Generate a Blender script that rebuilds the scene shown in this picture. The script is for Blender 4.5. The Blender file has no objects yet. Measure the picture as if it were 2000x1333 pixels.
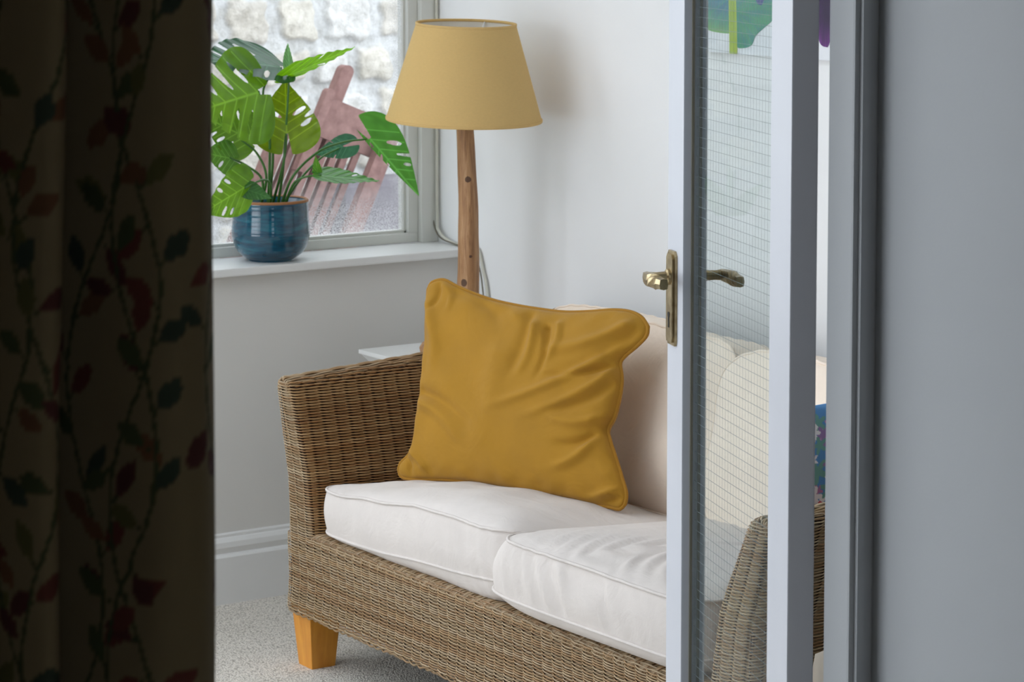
import bpy, bmesh, math, random
import numpy as np
from mathutils import Vector, Matrix
random.seed(7); rng = np.random.RandomState(7)
SC = bpy.context.scene; COL = SC.collection; PI = math.pi

# ------------------------------------------------------------------ camera
# photograph: focal 5313 px, camera 1.6 m up, pitched 4.96 deg down, lens shifted down
FPX, CXP, YPP, CAMH = 5313.0, 1000.0, 271.0, 1.6
PITCH = math.radians(4.959); AZ = math.radians(34.021)
R_ = Vector((math.cos(AZ), -math.sin(AZ), 0))
F_ = Vector((math.sin(AZ)*math.cos(PITCH), math.cos(AZ)*math.cos(PITCH), -math.sin(PITCH)))
U_ = R_.cross(F_)
cam_d = bpy.data.cameras.new('camera'); cam = bpy.data.objects.new('camera', cam_d); COL.objects.link(cam)
cam.location = (0, 0, CAMH)
cam.rotation_euler = Matrix(((R_.x, U_.x, -F_.x), (R_.y, U_.y, -F_.y), (R_.z, U_.z, -F_.z))).to_euler()
cam_d.sensor_width = 36; cam_d.lens = FPX*36/2000
cam_d.shift_y = -(666.5-YPP)/2000
cam_d.clip_start = .05; cam_d.clip_end = 100
cam_d.dof.use_dof = True; cam_d.dof.focus_distance = 4.6; cam_d.dof.aperture_fstop = 14
SC.camera = cam

# ------------------------------------------------------------------ world, light, exposure
W = bpy.data.worlds.new('overcast_sky'); SC.world = W; W.use_nodes = True
wn = W.node_tree; bg = wn.nodes['Background']
bg.inputs[0].default_value = (.85, .905, 1.0, 1); bg.inputs[1].default_value = 2.08
SC.view_settings.view_transform = 'Standard'; SC.view_settings.look = 'None'
SC.view_settings.gamma = 1; SC.view_settings.use_curve_mapping = False
SC.view_settings.exposure = 0.44
SC.cycles.use_denoising = True
SC.cycles.max_bounces = 14; SC.cycles.diffuse_bounces = 6; SC.cycles.transparent_max_bounces = 24
SC.cycles.glossy_bounces = 4; SC.cycles.sample_clamp_indirect = 6
SC.cycles.caustics_reflective = False; SC.cycles.caustics_refractive = False

def daylight(name, loc, rot, sx, sy, portal=True, power=0, col=(.86, .93, 1)):
    d = bpy.data.lights.new(name, 'AREA'); d.shape = 'RECTANGLE'; d.size = sx; d.size_y = sy
    d.energy = power; d.color = col
    if portal: d.cycles.is_portal = True
    o = bpy.data.objects.new(name, d); COL.objects.link(o); o.location = loc; o.rotation_euler = rot
    return o
daylight('sky_portal_window', (2.92, 5.68, 1.5), (math.radians(-90), 0, 0), 1.2, 1.4)
# added area lamps boost daylight at unseen glazing; roof light and living-room window invented
daylight('daylight_window', (1.30, 5.66, 1.48), (math.radians(-90), 0, 0), 1.6, 1.35, False, 22, (.905, .94, 1))
daylight('daylight_end', (-1.33, 4.13, 1.35), (0, math.radians(-90), 0), 1.95, 2.3, False, 26, (.905, .94, 1))
daylight('added_roof_fill', (.8, 4.1, 2.66), (0, 0, 0), 2.5, 1.6, False, 3, (.9, .93, 1))  # added lamp above an invented roof opening, brightens the sun room
daylight('added_living_room_fill', (-.4, -2.72, 1.45), (math.radians(90), 0, 0), 1.1, 1.0, False, .75, (.95, .97, 1))  # added lamp in an invented window behind the camera, lifts the curtain

# ------------------------------------------------------------------ materials
def lin(c):
    return tuple(((v/255)/12.92 if v/255 <= .04045 else ((v/255+.055)/1.055)**2.4) for v in c)
class NT:
    def __init__(s, name):
        s.m = bpy.data.materials.new(name); s.m.use_nodes = True; s.t = s.m.node_tree
        s.b = s.t.nodes['Principled BSDF']; s.out = s.t.nodes['Material Output']
    def n(s, kind, **kw):
        q = s.t.nodes.new(kind)
        for k, v in kw.items(): setattr(q, k, v)
        return q
    def l(s, a, b): s.t.links.new(a, b)
    def coord(s, which='Object', scale=(1, 1, 1), rot=(0, 0, 0)):
        tc = s.n('ShaderNodeTexCoord'); mp = s.n('ShaderNodeMapping')
        mp.inputs['Scale'].default_value = scale; mp.inputs['Rotation'].default_value = rot
        s.l(tc.outputs[which], mp.inputs[0]); return mp.outputs[0]
    def noise(s, vec, scale, detail=3, rough=.5, dist=0):
        q = s.n('ShaderNodeTexNoise'); q.inputs['Scale'].default_value = scale
        q.inputs['Detail'].default_value = detail; q.inputs['Roughness'].default_value = rough
        q.inputs['Distortion'].default_value = dist
        s.l(vec, q.inputs['Vector']); return q.outputs['Fac']
    def ramp(s, fac, stops):
        q = s.n('ShaderNodeValToRGB'); e = q.color_ramp.elements
        while len(e) < len(stops): e.new(.5)
        for k, (p, c) in enumerate(stops):
            e[k].position = p; e[k].color = (c[0], c[1], c[2], 1)
        s.l(fac, q.inputs[0]); return q.outputs[0]
    def bump(s, h, strength=.3, dist=.002):
        q = s.n('ShaderNodeBump'); q.inputs['Strength'].default_value = strength
        q.inputs['Distance'].default_value = dist; s.l(h, q.inputs['Height'])
        s.l(q.outputs[0], s.b.inputs['Normal']); return q
    def math(s, op, a, b=None):
        q = s.n('ShaderNodeMath', operation=op)
        for i, v in enumerate((a, b)):
            if v is None: continue
            if isinstance(v, (int, float)): q.inputs[i].default_value = v
            else: s.l(v, q.inputs[i])
        return q.outputs[0]
    def set(s, **kw):
        for k, v in kw.items():
            k = k.replace('_', ' ')
            s.b.inputs[k].default_value = (*v, 1) if isinstance(v, tuple) else v
        return s

def paint(name, rgb, rough=.55, mottled=.03, bump=.12, scale=18, dirt=None):
    m = NT(name).set(Roughness=rough); c = lin(rgb); v = m.coord()
    f = m.noise(v, scale, 4)
    d = tuple(x*(1-mottled*2) for x in c)
    col = m.ramp(f, [(.3, d), (.7, c)])
    if dirt:
        f2 = m.noise(v, dirt[1], 6, .7); mx = m.n('ShaderNodeMixRGB'); mx.inputs[2].default_value = (*lin(dirt[0]), 1)
        m.l(m.ramp(f2, [(dirt[2], (0, 0, 0)), (dirt[2]+.03, (1, 1, 1))]), mx.inputs[0]); m.l(col, mx.inputs[1]); col = mx.outputs[0]
    m.l(col, m.b.inputs['Base Color'])
    m.bump(m.noise(v, 160, 3), bump, .0015)
    return m.m

def attr_mat(name, rough=.6, gain=1, bumpscale=0, bs=.2, **kw):
    m = NT(name).set(Roughness=rough, **kw)
    a = m.n('ShaderNodeAttribute'); a.attribute_name = 'Col'
    m.l(a.outputs['Color'], m.b.inputs['Base Color'])
    if bumpscale: m.bump(m.noise(m.coord(), bumpscale, 3), bs, .001)
    return m

M = {}
M['wall'] = paint('white_wall_paint', (236, 236, 236), .6, .012, .10, 6)
M['windowwall'] = paint('window_wall_paint', (214, 212, 207), .6, .012, .10, 6)  # same white paint as the back wall, backlit shade put into the colour
M['trim'] = paint('white_gloss_paint', (226, 226, 224), .35, .02, .05, 9)
M['oldtrim'] = paint('worn_window_paint', (214, 214, 208), .4, .03, .08, 12, ((90, 88, 78), 34, .80))
M['doorpaint'] = paint('chipped_door_paint', (196, 198, 205), .4, .02, .06, 8, ((120, 120, 118), 40, .74))
M['reveal'] = paint('reveal_grey', (168, 171, 174), .6, .012, .10, 6)  # one even grey, darker than the other wall colours
M['ceil'] = paint('ceiling_paint', (235, 235, 232), .8)
M['dark_room'] = paint('living_room_paint', (190, 182, 168), .8)
M['roof'] = paint('dark_soffit', (90, 88, 84), .8)

m = NT('loop_carpet').set(Roughness=.95); v = m.coord(scale=(1, 1, 1))
vo = m.n('ShaderNodeTexVoronoi'); vo.inputs['Scale'].default_value = 250; m.l(v, vo.inputs['Vector'])
nz = m.noise(v, 90, 4, .7)
m.l(m.ramp(m.math('ADD', m.math('MULTIPLY', vo.outputs['Distance'], .75), m.math('MULTIPLY', nz, .5)),
    [(.25, lin((240, 234, 224))), (.60, lin((222, 216, 206))), (.9, lin((168, 162, 152)))]), m.b.inputs['Base Color'])
m.bump(m.math('MULTIPLY', vo.outputs['Distance'], -1), .8, .0025); M['carpet'] = m.m

m = attr_mat('wicker_strands', .5, bumpscale=900, bs=.15); M['wicker'] = m.m
M['wicker_dark'] = NT('wicker_core').set(Base_Color=lin((46, 27, 12)), Roughness=.95).m

def cloth(name, rgb, rough=.85, weave=900, wr=0, sheen=.15, mott=.04, wrs=14, wstr=.5):
    m = NT(name).set(Roughness=rough); c = lin(rgb); v = m.coord()
    m.b.inputs['Sheen Weight'].default_value = sheen
    f = m.noise(v, 9, 5, .6)
    m.l(m.ramp(f, [(.3, tuple(x*(1-mott*2.2) for x in c)), (.7, c)]), m.b.inputs['Base Color'])
    h = m.math('MULTIPLY', m.noise(v, weave, 2), .12)
    if wr:
        h = m.math('ADD', h, m.math('MULTIPLY', m.noise(v, wrs, 3, .55, 1.2), wr))
    m.bump(h, wstr, .006)
    return m.m
M['cream'] = cloth('cream_cotton', (214, 206, 200), .9, 900, .9)
M['cream_back'] = cloth('cream_cotton_back', (244, 227, 209), .9, 900, 1.0, .15, .04, 11)
M['mustard'] = cloth('mustard_velvet', (167, 120, 13), .85, 1400, 1.0, .10, .06, 10, .5)
M['mustard_pipe'] = cloth('mustard_piping', (160, 112, 12), .85, 1400, 0, .1)

m = NT('varnished_leg_wood').set(Roughness=.35); v = m.coord(scale=(1, 1, .12))
m.l(m.ramp(m.noise(v, 60, 4, .6, .6), [(.3, lin((205, 132, 40))), (.7, lin((226, 156, 58)))]), m.b.inputs['Base Color']); M['legwood'] = m.m

m = NT('driftwood_post').set(Roughness=.6); v = m.coord(scale=(1, 1, .09))
f = m.noise(v, 95, 6, .65, .8)
mx = m.n('ShaderNodeMixRGB'); mx.inputs[2].default_value = (*lin((58, 30, 18)), 1)
tc = m.n('ShaderNodeTexCoord'); acc = None
for kx, ky, kz, kr in ((-.012, -.020, .40, .0075), (-.008, -.024, .225, .003), (-.020, -.014, .165, .009)):
    dn_ = m.n('ShaderNodeVectorMath', operation='DISTANCE'); m.l(tc.outputs['Object'], dn_.inputs[0]); dn_.inputs[1].default_value = (kx, ky, kz)
    q_ = m.math('LESS_THAN', m.math('ADD', dn_.outputs['Value'], m.math('MULTIPLY', f, .006)), kr+.003)
    acc = q_ if acc is None else m.math('MAXIMUM', acc, q_)
m.l(m.math('MULTIPLY', acc, .85), mx.inputs[0])
m.l(m.ramp(f, [(.25, lin((112, 76, 48))), (.5, lin((168, 124, 84))), (.75, lin((198, 158, 116)))]), mx.inputs[1])
m.l(mx.outputs[0], m.b.inputs['Base Color']); m.bump(f, .5, .002); M['post'] = m.m

m = NT('yellow_linen_shade').set(Roughness=.85); v = m.coord(scale=(1, 1, 3))
c = lin((226, 192, 126)); f = m.noise(v, 140, 4, .7)
col = m.ramp(f, [(.3, tuple(x*.92 for x in c)), (.7, c)])
m.l(col, m.b.inputs['Base Color']); m.bump(f, .15, .001)
tr = m.n('ShaderNodeBsdfTranslucent'); tr.inputs[0].default_value = (*lin((235, 190, 105)), 1)
mix = m.n('ShaderNodeMixShader'); mix.inputs[0].default_value = .22
m.l(m.b.outputs[0], mix.inputs[1]); m.l(tr.outputs[0], mix.inputs[2]); m.l(mix.outputs[0], m.out.inputs[0]); M['shade'] = m.m
M['liner'] = paint('white_shade_liner', (232, 226, 214), .7)
M['chrome'] = NT('chrome').set(Base_Color=(.75, .75, .76), Metallic=1.0, Roughness=.22).m
m = NT('antique_brass').set(Metallic=1.0, Roughness=.32); f = m.noise(m.coord(), 60, 4)
m.l(m.ramp(f, [(.3, lin((136, 118, 86))), (.7, lin((182, 164, 128)))]), m.b.inputs['Base Color']); m.bump(f, .1, .001); M['brass'] = m.m
M['black'] = NT('keyhole_black').set(Base_Color=(.01, .01, .01), Roughness=.8).m

m = NT('teal_glaze').set(Roughness=.12); v = m.coord(scale=(.15, .15, 1))
f = m.noise(v, 60, 5, .65, .4)
m.l(m.ramp(f, [(.28, lin((3, 38, 54))), (.5, lin((5, 70, 94))), (.72, lin((26, 108, 126)))]), m.b.inputs['Base Color'])
m.b.inputs['Coat Weight'].default_value = .5
m.bump(f, .25, .003); M['teal'] = m.m
M['rimclay'] = paint('bare_clay_rim', (158, 104, 60), .6)
M['soil'] = paint('dark_soil', (38, 28, 20), .95, .2, .8, 60)

m = attr_mat('monstera_leaf', .28)
tr = m.n('ShaderNodeBsdfTranslucent'); a = m.n('ShaderNodeAttribute'); a.attribute_name = 'Col'
hs = m.n('ShaderNodeHueSaturation'); hs.inputs['Value'].default_value = 1.9; hs.inputs['Hue'].default_value = .475; hs.inputs['Saturation'].default_value = 1.1
m.l(a.outputs['Color'], hs.inputs['Color']); m.l(hs.outputs[0], tr.inputs[0])
mix = m.n('ShaderNodeMixShader'); mix.inputs[0].default_value = .38
m.l(m.b.outputs[0], mix.inputs[1]); m.l(tr.outputs[0], mix.inputs[2]); m.l(mix.outputs[0], m.out.inputs[0])
M['leaf'] = m.m
M['petiole'] = paint('green_stem', (70, 118, 52), .35)
M['petiole'].node_tree.nodes['Principled BSDF'].inputs['Roughness'].default_value = .3
M['cable'] = paint('cream_cable', (205, 203, 190), .5)
M['cable_dark'] = paint('grey_cable', (118, 112, 98), .5)

def glass(name, tint, mist=None, wires=False, ior=1.45, refl=1.0):
    m = NT(name); t = m.t; t.nodes.remove(m.b)
    fr = m.n('ShaderNodeFresnel'); fr.inputs[0].default_value = ior
    ge = m.n('ShaderNodeNewGeometry'); fac = m.math('MULTIPLY', m.math('MULTIPLY', fr.outputs[0], refl), m.math('SUBTRACT', 1, ge.outputs['Backfacing']))
    tb = m.n('ShaderNodeBsdfTransparent'); tb.inputs[0].default_value = (*tint, 1)
    gb = m.n('ShaderNodeBsdfGlossy'); gb.inputs['Roughness'].default_value = .02
    mix = m.n('ShaderNodeMixShader'); m.l(fac, mix.inputs[0]); m.l(tb.outputs[0], mix.inputs[1]); m.l(gb.outputs[0], mix.inputs[2])
    res = mix.outputs[0]
    if mist:                                                 # condensation beads near the bottom and edges of the pane
        tc = m.n('ShaderNodeTexCoord'); sp = m.n('ShaderNodeSeparateXYZ'); m.l(tc.outputs['Object'], sp.inputs[0])
        n1 = m.noise(tc.outputs['Object'], 420, 2, .6); n2 = m.noise(tc.outputs['Object'], 9, 3, .6)
        low = m.n('ShaderNodeMapRange'); low.inputs[1].default_value = mist[0]; low.inputs[2].default_value = mist[1]
        low.inputs[3].default_value = 1; low.inputs[4].default_value = 0; m.l(sp.outputs['Z'], low.inputs[0])
        edge = m.n('ShaderNodeMapRange'); edge.inputs[1].default_value = mist[2]; edge.inputs[2].default_value = mist[3]; m.l(sp.outputs['X'], edge.inputs[0])
        q = m.math('MULTIPLY', m.math('MAXIMUM', low.outputs[0], m.math('MULTIPLY', edge.outputs[0], .9)), m.math('ADD', .35, n2))
        bead = m.ramp(n1, [(.45, (0, 0, 0)), (.56, (1, 1, 1))])
        fac2 = m.math('MULTIPLY', q, m.math('ADD', .06, m.math('MULTIPLY', bead, .55)))
        df = m.n('ShaderNodeBsdfTranslucent'); df.inputs[0].default_value = (.9, .92, .93, 1)
        m2 = m.n('ShaderNodeMixShader'); m.l(fac2, m2.inputs[0]); m.l(res, m2.inputs[1]); m.l(df.outputs[0], m2.inputs[2]); res = m2.outputs[0]
    m.l(res, m.out.inputs[0]); return m.m
M['pane'] = glass('window_glass', (.97, .98, .98), (.03, .17, 1.12, 1.17))
M['plainpane'] = glass('clear_glass', (.97, .98, .98))
M['wired'] = glass('wired_glass', (.900, .938, .940), None, False, 1.45, .8)
M['wire'] = NT('steel_wire').set(Base_Color=lin((112, 124, 127)), Roughness=.5).m

m = NT('limestone').set(Roughness=.9); a = m.n('ShaderNodeAttribute'); a.attribute_name = 'Col'
v = m.coord(); f = m.noise(v, 26, 8, .72); mm = m.n('ShaderNodeMixRGB', blend_type='MULTIPLY'); mm.inputs[0].default_value = 1
m.l(a.outputs['Color'], mm.inputs[1]); m.l(m.ramp(f, [(.32, (.68, .67, .64)), (.60, (1, 1, 1))]), mm.inputs[2]); m.l(mm.outputs[0], m.b.inputs['Base Color'])
m.bump(m.noise(v, 60, 6, .7), .8, .012); M['stone'] = m.m
m = NT('weathered_teak').set(Roughness=.75); v = m.coord(scale=(1, 1, 1)); f = m.noise(v, 30, 5, .6)
m.l(m.ramp(f, [(.3, lin((122, 88, 82))), (.7, lin((158, 122, 114)))]), m.b.inputs['Base Color']); m.bump(f, .3, .002); M['teak'] = m.m
M['paving'] = paint('grey_paving', (120, 116, 114), .9, .15, .5, 12)
M['render'] = paint('shadow_grey', (122, 116, 122), .9, .12, .4, 9)  # grey of the block that stands in for the chair's shadow
M['canvas'] = paint('white_canvas', (228, 230, 234), .7, .01, .1, 40)
M['dusk'] = paint('linen_pouf_cover', (176, 164, 150), .9)

# ------------------------------------------------------------------ mesh helpers
def mk(name, verts, faces, mat, parent=None, origin=(0, 0, 0), smooth=True, colors=None, mats=None, fmat=None):
    o3 = np.array(origin, float); V = np.asarray(verts, float).reshape(-1, 3)-o3
    me = bpy.data.meshes.new(name)
    if isinstance(faces, np.ndarray) and faces.ndim == 2:
        nf, k = faces.shape
        me.vertices.add(len(V)); me.vertices.foreach_set('co', V.astype(np.float32).ravel())
        me.loops.add(nf*k); me.loops.foreach_set('vertex_index', faces.astype(np.int32).ravel())
        me.polygons.add(nf); me.polygons.foreach_set('loop_start', np.arange(0, nf*k, k, dtype=np.int32))
        me.update(calc_edges=True); me.validate()
    else:
        me.from_pydata([tuple(v) for v in V], [], [tuple(f) for f in faces]); me.update()
    if smooth: me.polygons.foreach_set('use_smooth', [True]*len(me.polygons))
    for mm_ in (mats or [mat]): me.materials.append(mm_)
    if fmat is not None: me.polygons.foreach_set('material_index', list(fmat))
    if colors is not None:
        at_ = me.color_attributes.new('Col', 'FLOAT_COLOR', 'POINT'); c = np.ones((len(V), 4), np.float32); c[:, :3] = colors
        at_.data.foreach_set('color', c.ravel())
    ob = bpy.data.objects.new(name, me); COL.objects.link(ob)
    if parent is not None: ob.parent = parent
    else: ob.location = origin
    return ob

class B:                                                     # collects faces of one mesh
    def __init__(s): s.v = []; s.f = []
    def add(s, v, f):
        n = len(s.v); s.v += [tuple(map(float, p)) for p in v]; s.f += [tuple(int(i)+n for i in q) for q in f]; return s
    def box(s, x0, x1, y0, y1, z0, z1, bev=.0, fn=None):
        bm = bmesh.new(); bmesh.ops.create_cube(bm, size=1)
        for v in bm.verts: v.co = Vector(((x0+x1)/2+v.co.x*(x1-x0), (y0+y1)/2+v.co.y*(y1-y0), (z0+z1)/2+v.co.z*(z1-z0)))
        if bev: bmesh.ops.bevel(bm, geom=bm.edges[:], offset=bev, segments=2, profile=.7, affect='EDGES')
        bm.verts.index_update()
        vs = [v.co.copy() for v in bm.verts]
        if fn: vs = [Vector(fn(*p)) for p in vs]
        s.add(vs, [[v.index for v in f.verts] for f in bm.faces]); bm.free(); return s
    def tube(s, pts, r, k=8, cap=True):
        v, f = tube(pts, r, k, cap); return s.add(v, f)
    def lathe(s, prof, c, k=48, close=False):
        v, f = lathe(prof, c, k); return s.add(v, f)
    def prism(s, poly, fn, d0, d1):                          # poly of (a,b), fn(a,b,d) -> point
        n = len(poly); v = [fn(a, b, d0) for a, b in poly]+[fn(a, b, d1) for a, b in poly]
        f = [list(range(n))[::-1], list(range(n, 2*n))]+[[i, (i+1) % n, n+(i+1) % n, n+i] for i in range(n)]
        return s.add(v, f)
    def mk(s, name, mat, parent=None, origin=(0, 0, 0), smooth=False):
        o = mk(name, s.v, s.f, mat, parent, origin, smooth)
        return o

def tube(pts, r, k=8, cap=True):
    P = np.array(pts, float); n = len(P); r = np.full(n, r) if np.isscalar(r) else np.array(r)
    T = np.gradient(P, axis=0); T /= np.linalg.norm(T, axis=1)[:, None]+1e-12
    up = np.array([0, 0, 1.]) if abs(T[0][2]) < .9 else np.array([1., 0, 0])
    N = np.zeros_like(P); nn = up-T[0]*(up@T[0]); N[0] = nn/np.linalg.norm(nn)
    for i in range(1, n):
        nn = N[i-1]-T[i]*(N[i-1]@T[i]); N[i] = nn/(np.linalg.norm(nn)+1e-12)
    Bn = np.cross(T, N); a = np.arange(k)*2*PI/k
    V = (P[:, None]+r[:, None, None]*(np.cos(a)[None, :, None]*N[:, None]+np.sin(a)[None, :, None]*Bn[:, None])).reshape(-1, 3)
    f = [(i*k+j, i*k+(j+1) % k, (i+1)*k+(j+1) % k, (i+1)*k+j) for i in range(n-1) for j in range(k)]
    if cap: f += [tuple(range(k))[::-1], tuple(range((n-1)*k, n*k))]
    return V, f
def loop_tube(pts, r, k=7):
    P = np.array(pts, float); n = len(P); T = np.roll(P, -1, 0)-np.roll(P, 1, 0); T /= np.linalg.norm(T, axis=1)[:, None]+1e-12
    C0 = P.mean(0); N = P-C0; N -= T*(N*T).sum(1)[:, None]; N /= np.linalg.norm(N, axis=1)[:, None]+1e-12
    Bn = np.cross(T, N); a = np.arange(k)*2*PI/k
    V = (P[:, None]+r*(np.cos(a)[None, :, None]*N[:, None]+np.sin(a)[None, :, None]*Bn[:, None])).reshape(-1, 3)
    f = [(i*k+j, i*k+(j+1) % k, ((i+1) % n)*k+(j+1) % k, ((i+1) % n)*k+j) for i in range(n) for j in range(k)]
    return V, f
def lathe(prof, c, k=48):
    v = [(c[0]+r*math.cos(2*PI*j/k), c[1]+r*math.sin(2*PI*j/k), c[2]+z) for r, z in prof for j in range(k)]
    f = [(i*k+j, i*k+(j+1) % k, (i+1)*k+(j+1) % k, (i+1)*k+j) for i in range(len(prof)-1) for j in range(k)]
    return v, f
def smooth_path(pts, n=40):                                  # Catmull-Rom
    P = np.array(pts, float); P = np.vstack([2*P[0]-P[1], P, 2*P[-1]-P[-2]]); out = []
    segs = len(P)-3; per = max(2, n//segs)
    for i in range(segs):
        p0, p1, p2, p3 = P[i:i+4]
        for t in np.arange(per)/per:
            out.append(.5*((2*p1)+(-p0+p2)*t+(2*p0-5*p1+4*p2-p3)*t*t+(-p0+3*p1-3*p2+p3)*t**3))
    out.append(P[-2]); return np.array(out)
def resample(P, n):
    P = np.array(P, float); d = np.r_[0, np.cumsum(np.linalg.norm(np.diff(P, axis=0), axis=1))]
    s = np.linspace(0, d[-1], n); return np.stack([np.interp(s, d, P[:, i]) for i in range(3)], 1), d[-1]

def thing(name, label, cat, loc, group=None):
    o = bpy.data.objects.new(name, None); COL.objects.link(o); o.location = loc; o.empty_display_size = .1
    o['label'] = label; o['category'] = cat
    if group: o['group'] = group
    return o
def tag(o, label, cat, group=None):
    o['label'] = label; o['category'] = cat
    if group: o['group'] = group
    return o
def struct(o): o['kind'] = 'structure'; return o
def at(px, py, Y):                                           # photo pixel + world depth y -> world point
    d = F_*FPX+R_*(px-CXP)-U_*(py-YPP); k = Y/d.y
    return np.array((d.x*k, d.y*k, CAMH+d.z*k))

# ------------------------------------------------------------------ room shell
XB, YW = 3.55, 5.45                                          # back wall, window wall
XL = -1.2                                                    # far end of the sun room
XR = 2.407; YD0, YD1 = 2.15, 2.76; XO = 1.12                 # thick dividing wall and its opening
struct(B().box(-3.2, 3.75, -2.6, 5.62, -.08, 0).mk('floor', M['carpet']))
struct(B().box(XB, XB+.15, 2.2, 5.62, 0, 2.6).mk('wall_back', M['wall']))
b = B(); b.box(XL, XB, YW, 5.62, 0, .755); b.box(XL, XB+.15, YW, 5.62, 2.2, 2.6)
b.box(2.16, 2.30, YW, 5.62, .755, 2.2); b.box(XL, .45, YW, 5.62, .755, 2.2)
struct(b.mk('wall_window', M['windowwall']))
b = B(); b.box(XR, XB, YD0, YD1, 0, 2.6); b.box(-3.2, XO, YD0, YD1, 0, 2.6); b.box(XO, XR, YD0, YD1, 2.12, 2.6)
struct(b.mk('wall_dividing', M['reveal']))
b = B(); b.box(XL-.15, XL, YD1, 5.62, 0, .35); b.box(XL-.15, XL, YD1, 5.62, 2.35, 2.6)
b.box(XL-.15, XL, YD1, 2.95, .35, 2.35); b.box(XL-.15, XL, 5.35, 5.62, .35, 2.35)
struct(b.mk('wall_end', M['wall']))
b = B(); b.box(XL-.15, -.5, YD1, 5.62, 2.5, 2.6); b.box(2.1, XB, YD1, 5.62, 2.5, 2.6); b.box(-.5, 2.1, YD1, 3.25, 2.5, 2.6); b.box(-.5, 2.1, 4.95, 5.62, 2.5, 2.6)  # hole left for the added roof light
struct(b.mk('ceiling', M['ceil']))
b = B(); b.box(-3.35, -3.2, -2.6, YD0, 0, 2.6); b.box(3.4, 3.55, -2.6, YD0, 0, 2.6); b.box(-3.35, -1.0, -2.75, -2.6, 0, 2.6); b.box(.2, 3.55, -2.75, -2.6, 0, 2.6); b.box(-1.0, .2, -2.75, -2.6, 0, .9); b.box(-1.0, .2, -2.75, -2.6, 2.0, 2.6)  # window opening behind the camera added for the lamp there
struct(b.mk('wall_living_room', M['dark_room']))
struct(B().box(-3.35, 3.55, -2.75, YD0+.1, 2.5, 2.6).mk('ceiling_living_room', M['dark_room']))

def skirting(name, x0, x1, face_y=None, face_x=None, y0=0, y1=0):
    # profile: tall flat board, step, ogee
    prof = [(0, 0), (.022, 0), (.022, .108), (.018, .113), (.013, .116), (.015, .122), (.018, .130), (.016, .142), (.010, .150), (.007, .152), (.007, .158), (.003, .161), (0, .161)]
    b = B()
    if face_y is not None: b.prism(prof, lambda a, z, d: (d, face_y-a, z), x0, x1)
    else: b.prism(prof, lambda a, z, d: (face_x-a, d, z), y0, y1)
    return struct(b.mk(name, M['trim']))
skirting('baseboard_window', XL, XB, face_y=YW)
skirting('baseboard_back', 0, 0, face_x=XB, y0=YD1, y1=YW-.022)

# window beside the sofa: sash, post, pane, sill
def window(idx, x0, x1, pane_mat, sill=(None, None)):
    w = bpy.data.objects.new('window_%d' % idx, None); COL.objects.link(w); w.location = (x0, 5.6, .774); w['kind'] = 'structure'
    O = w.location; y0, y1 = 5.598, 5.635
    b = B(); b.box(x1-.034, x1+.013, y0-.018, y1, .774, 2.2, .003); b.box(x0, x0+.034, y0-.018, y1, .774, 2.2, .003)
    b.box(x0, x1, y0-.018, y1, 2.16, 2.2, .003); b.mk('window_frame', M['oldtrim'], w, O)
    b = B(); i0, i1 = x0+.034, x1-.034
    z0, z1 = .774, 2.16
    b.box(i0, i1, y0, y1, z0, z0+.024, .003); b.box(i0, i1, y0, y1, z1-.03, z1, .003)
    b.box(i1-.028, i1, y0-.001, y1, z0+.0235, z1-.03, .003); b.box(i0, i0+.028, y0-.001, y1, z0+.0235, z1-.03, .003)
    for (a0, a1, c0, c1) in ((i1-.034, i1-.026, z0+.02, z1), (i0+.026, i0+.034, z0+.02, z1)): b.box(a0, a1, y0+.012, y1, c0, c1, .002)
    b.box(i0+.026, i1-.026, y0+.012, y1, z0+.022, z0+.031, .002)
    s = b.mk('sash', M['oldtrim'], w, O)
    B().box(i0+.026, i1-.026, 5.618, 5.621, z0+.022, z1-.02).mk('pane', pane_mat, s, O)
    B().box(sill[0], sill[1], 5.421, 5.60, .755, .774, .004).mk('window_sill', M['trim'], w, O)
    return w
window(1, 2.30, 3.536, M['pane'], (2.2, XB)); window(2, .45, 2.16, M['plainpane'], (.4, 2.2))
# the glazed end of the sun room; the roof light is invented for more light
w = bpy.data.objects.new('window_3', None); COL.objects.link(w); w.location = (XL, 4.15, .35); w['kind'] = 'structure'
b = B()
for yy in (2.95, 3.73, 4.53, 5.31): b.box(XL-.09, XL-.03, yy, yy+.04, .35, 2.35)
b.box(XL-.09, XL-.03, 2.95, 5.35, .35, .39); b.box(XL-.09, XL-.03, 2.95, 5.35, 2.31, 2.35)
fr = b.mk('window_frame', M['trim'], w, w.location)
B().box(XL-.065, XL-.06, 2.97, 5.33, .37, 2.33).mk('pane', M['plainpane'], fr, w.location)

w = bpy.data.objects.new('window_4', None); COL.objects.link(w); w.location = (.8, 4.1, 2.5); w['kind'] = 'structure'  # unseen roof light, added to let more light in
b = B(); b.box(-.55, 2.15, 3.20, 3.26, 2.60, 2.64); b.box(-.55, 2.15, 4.94, 5.0, 2.60, 2.64)
for xx in (-.55, .35, 1.22, 2.09): b.box(xx, xx+.06, 3.26, 4.94, 2.60, 2.64)
fr = b.mk('window_frame', M['trim'], w, w.location)
B().box(-.52, 2.12, 3.23, 4.97, 2.615, 2.621).mk('pane', M['plainpane'], fr, w.location)

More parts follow.
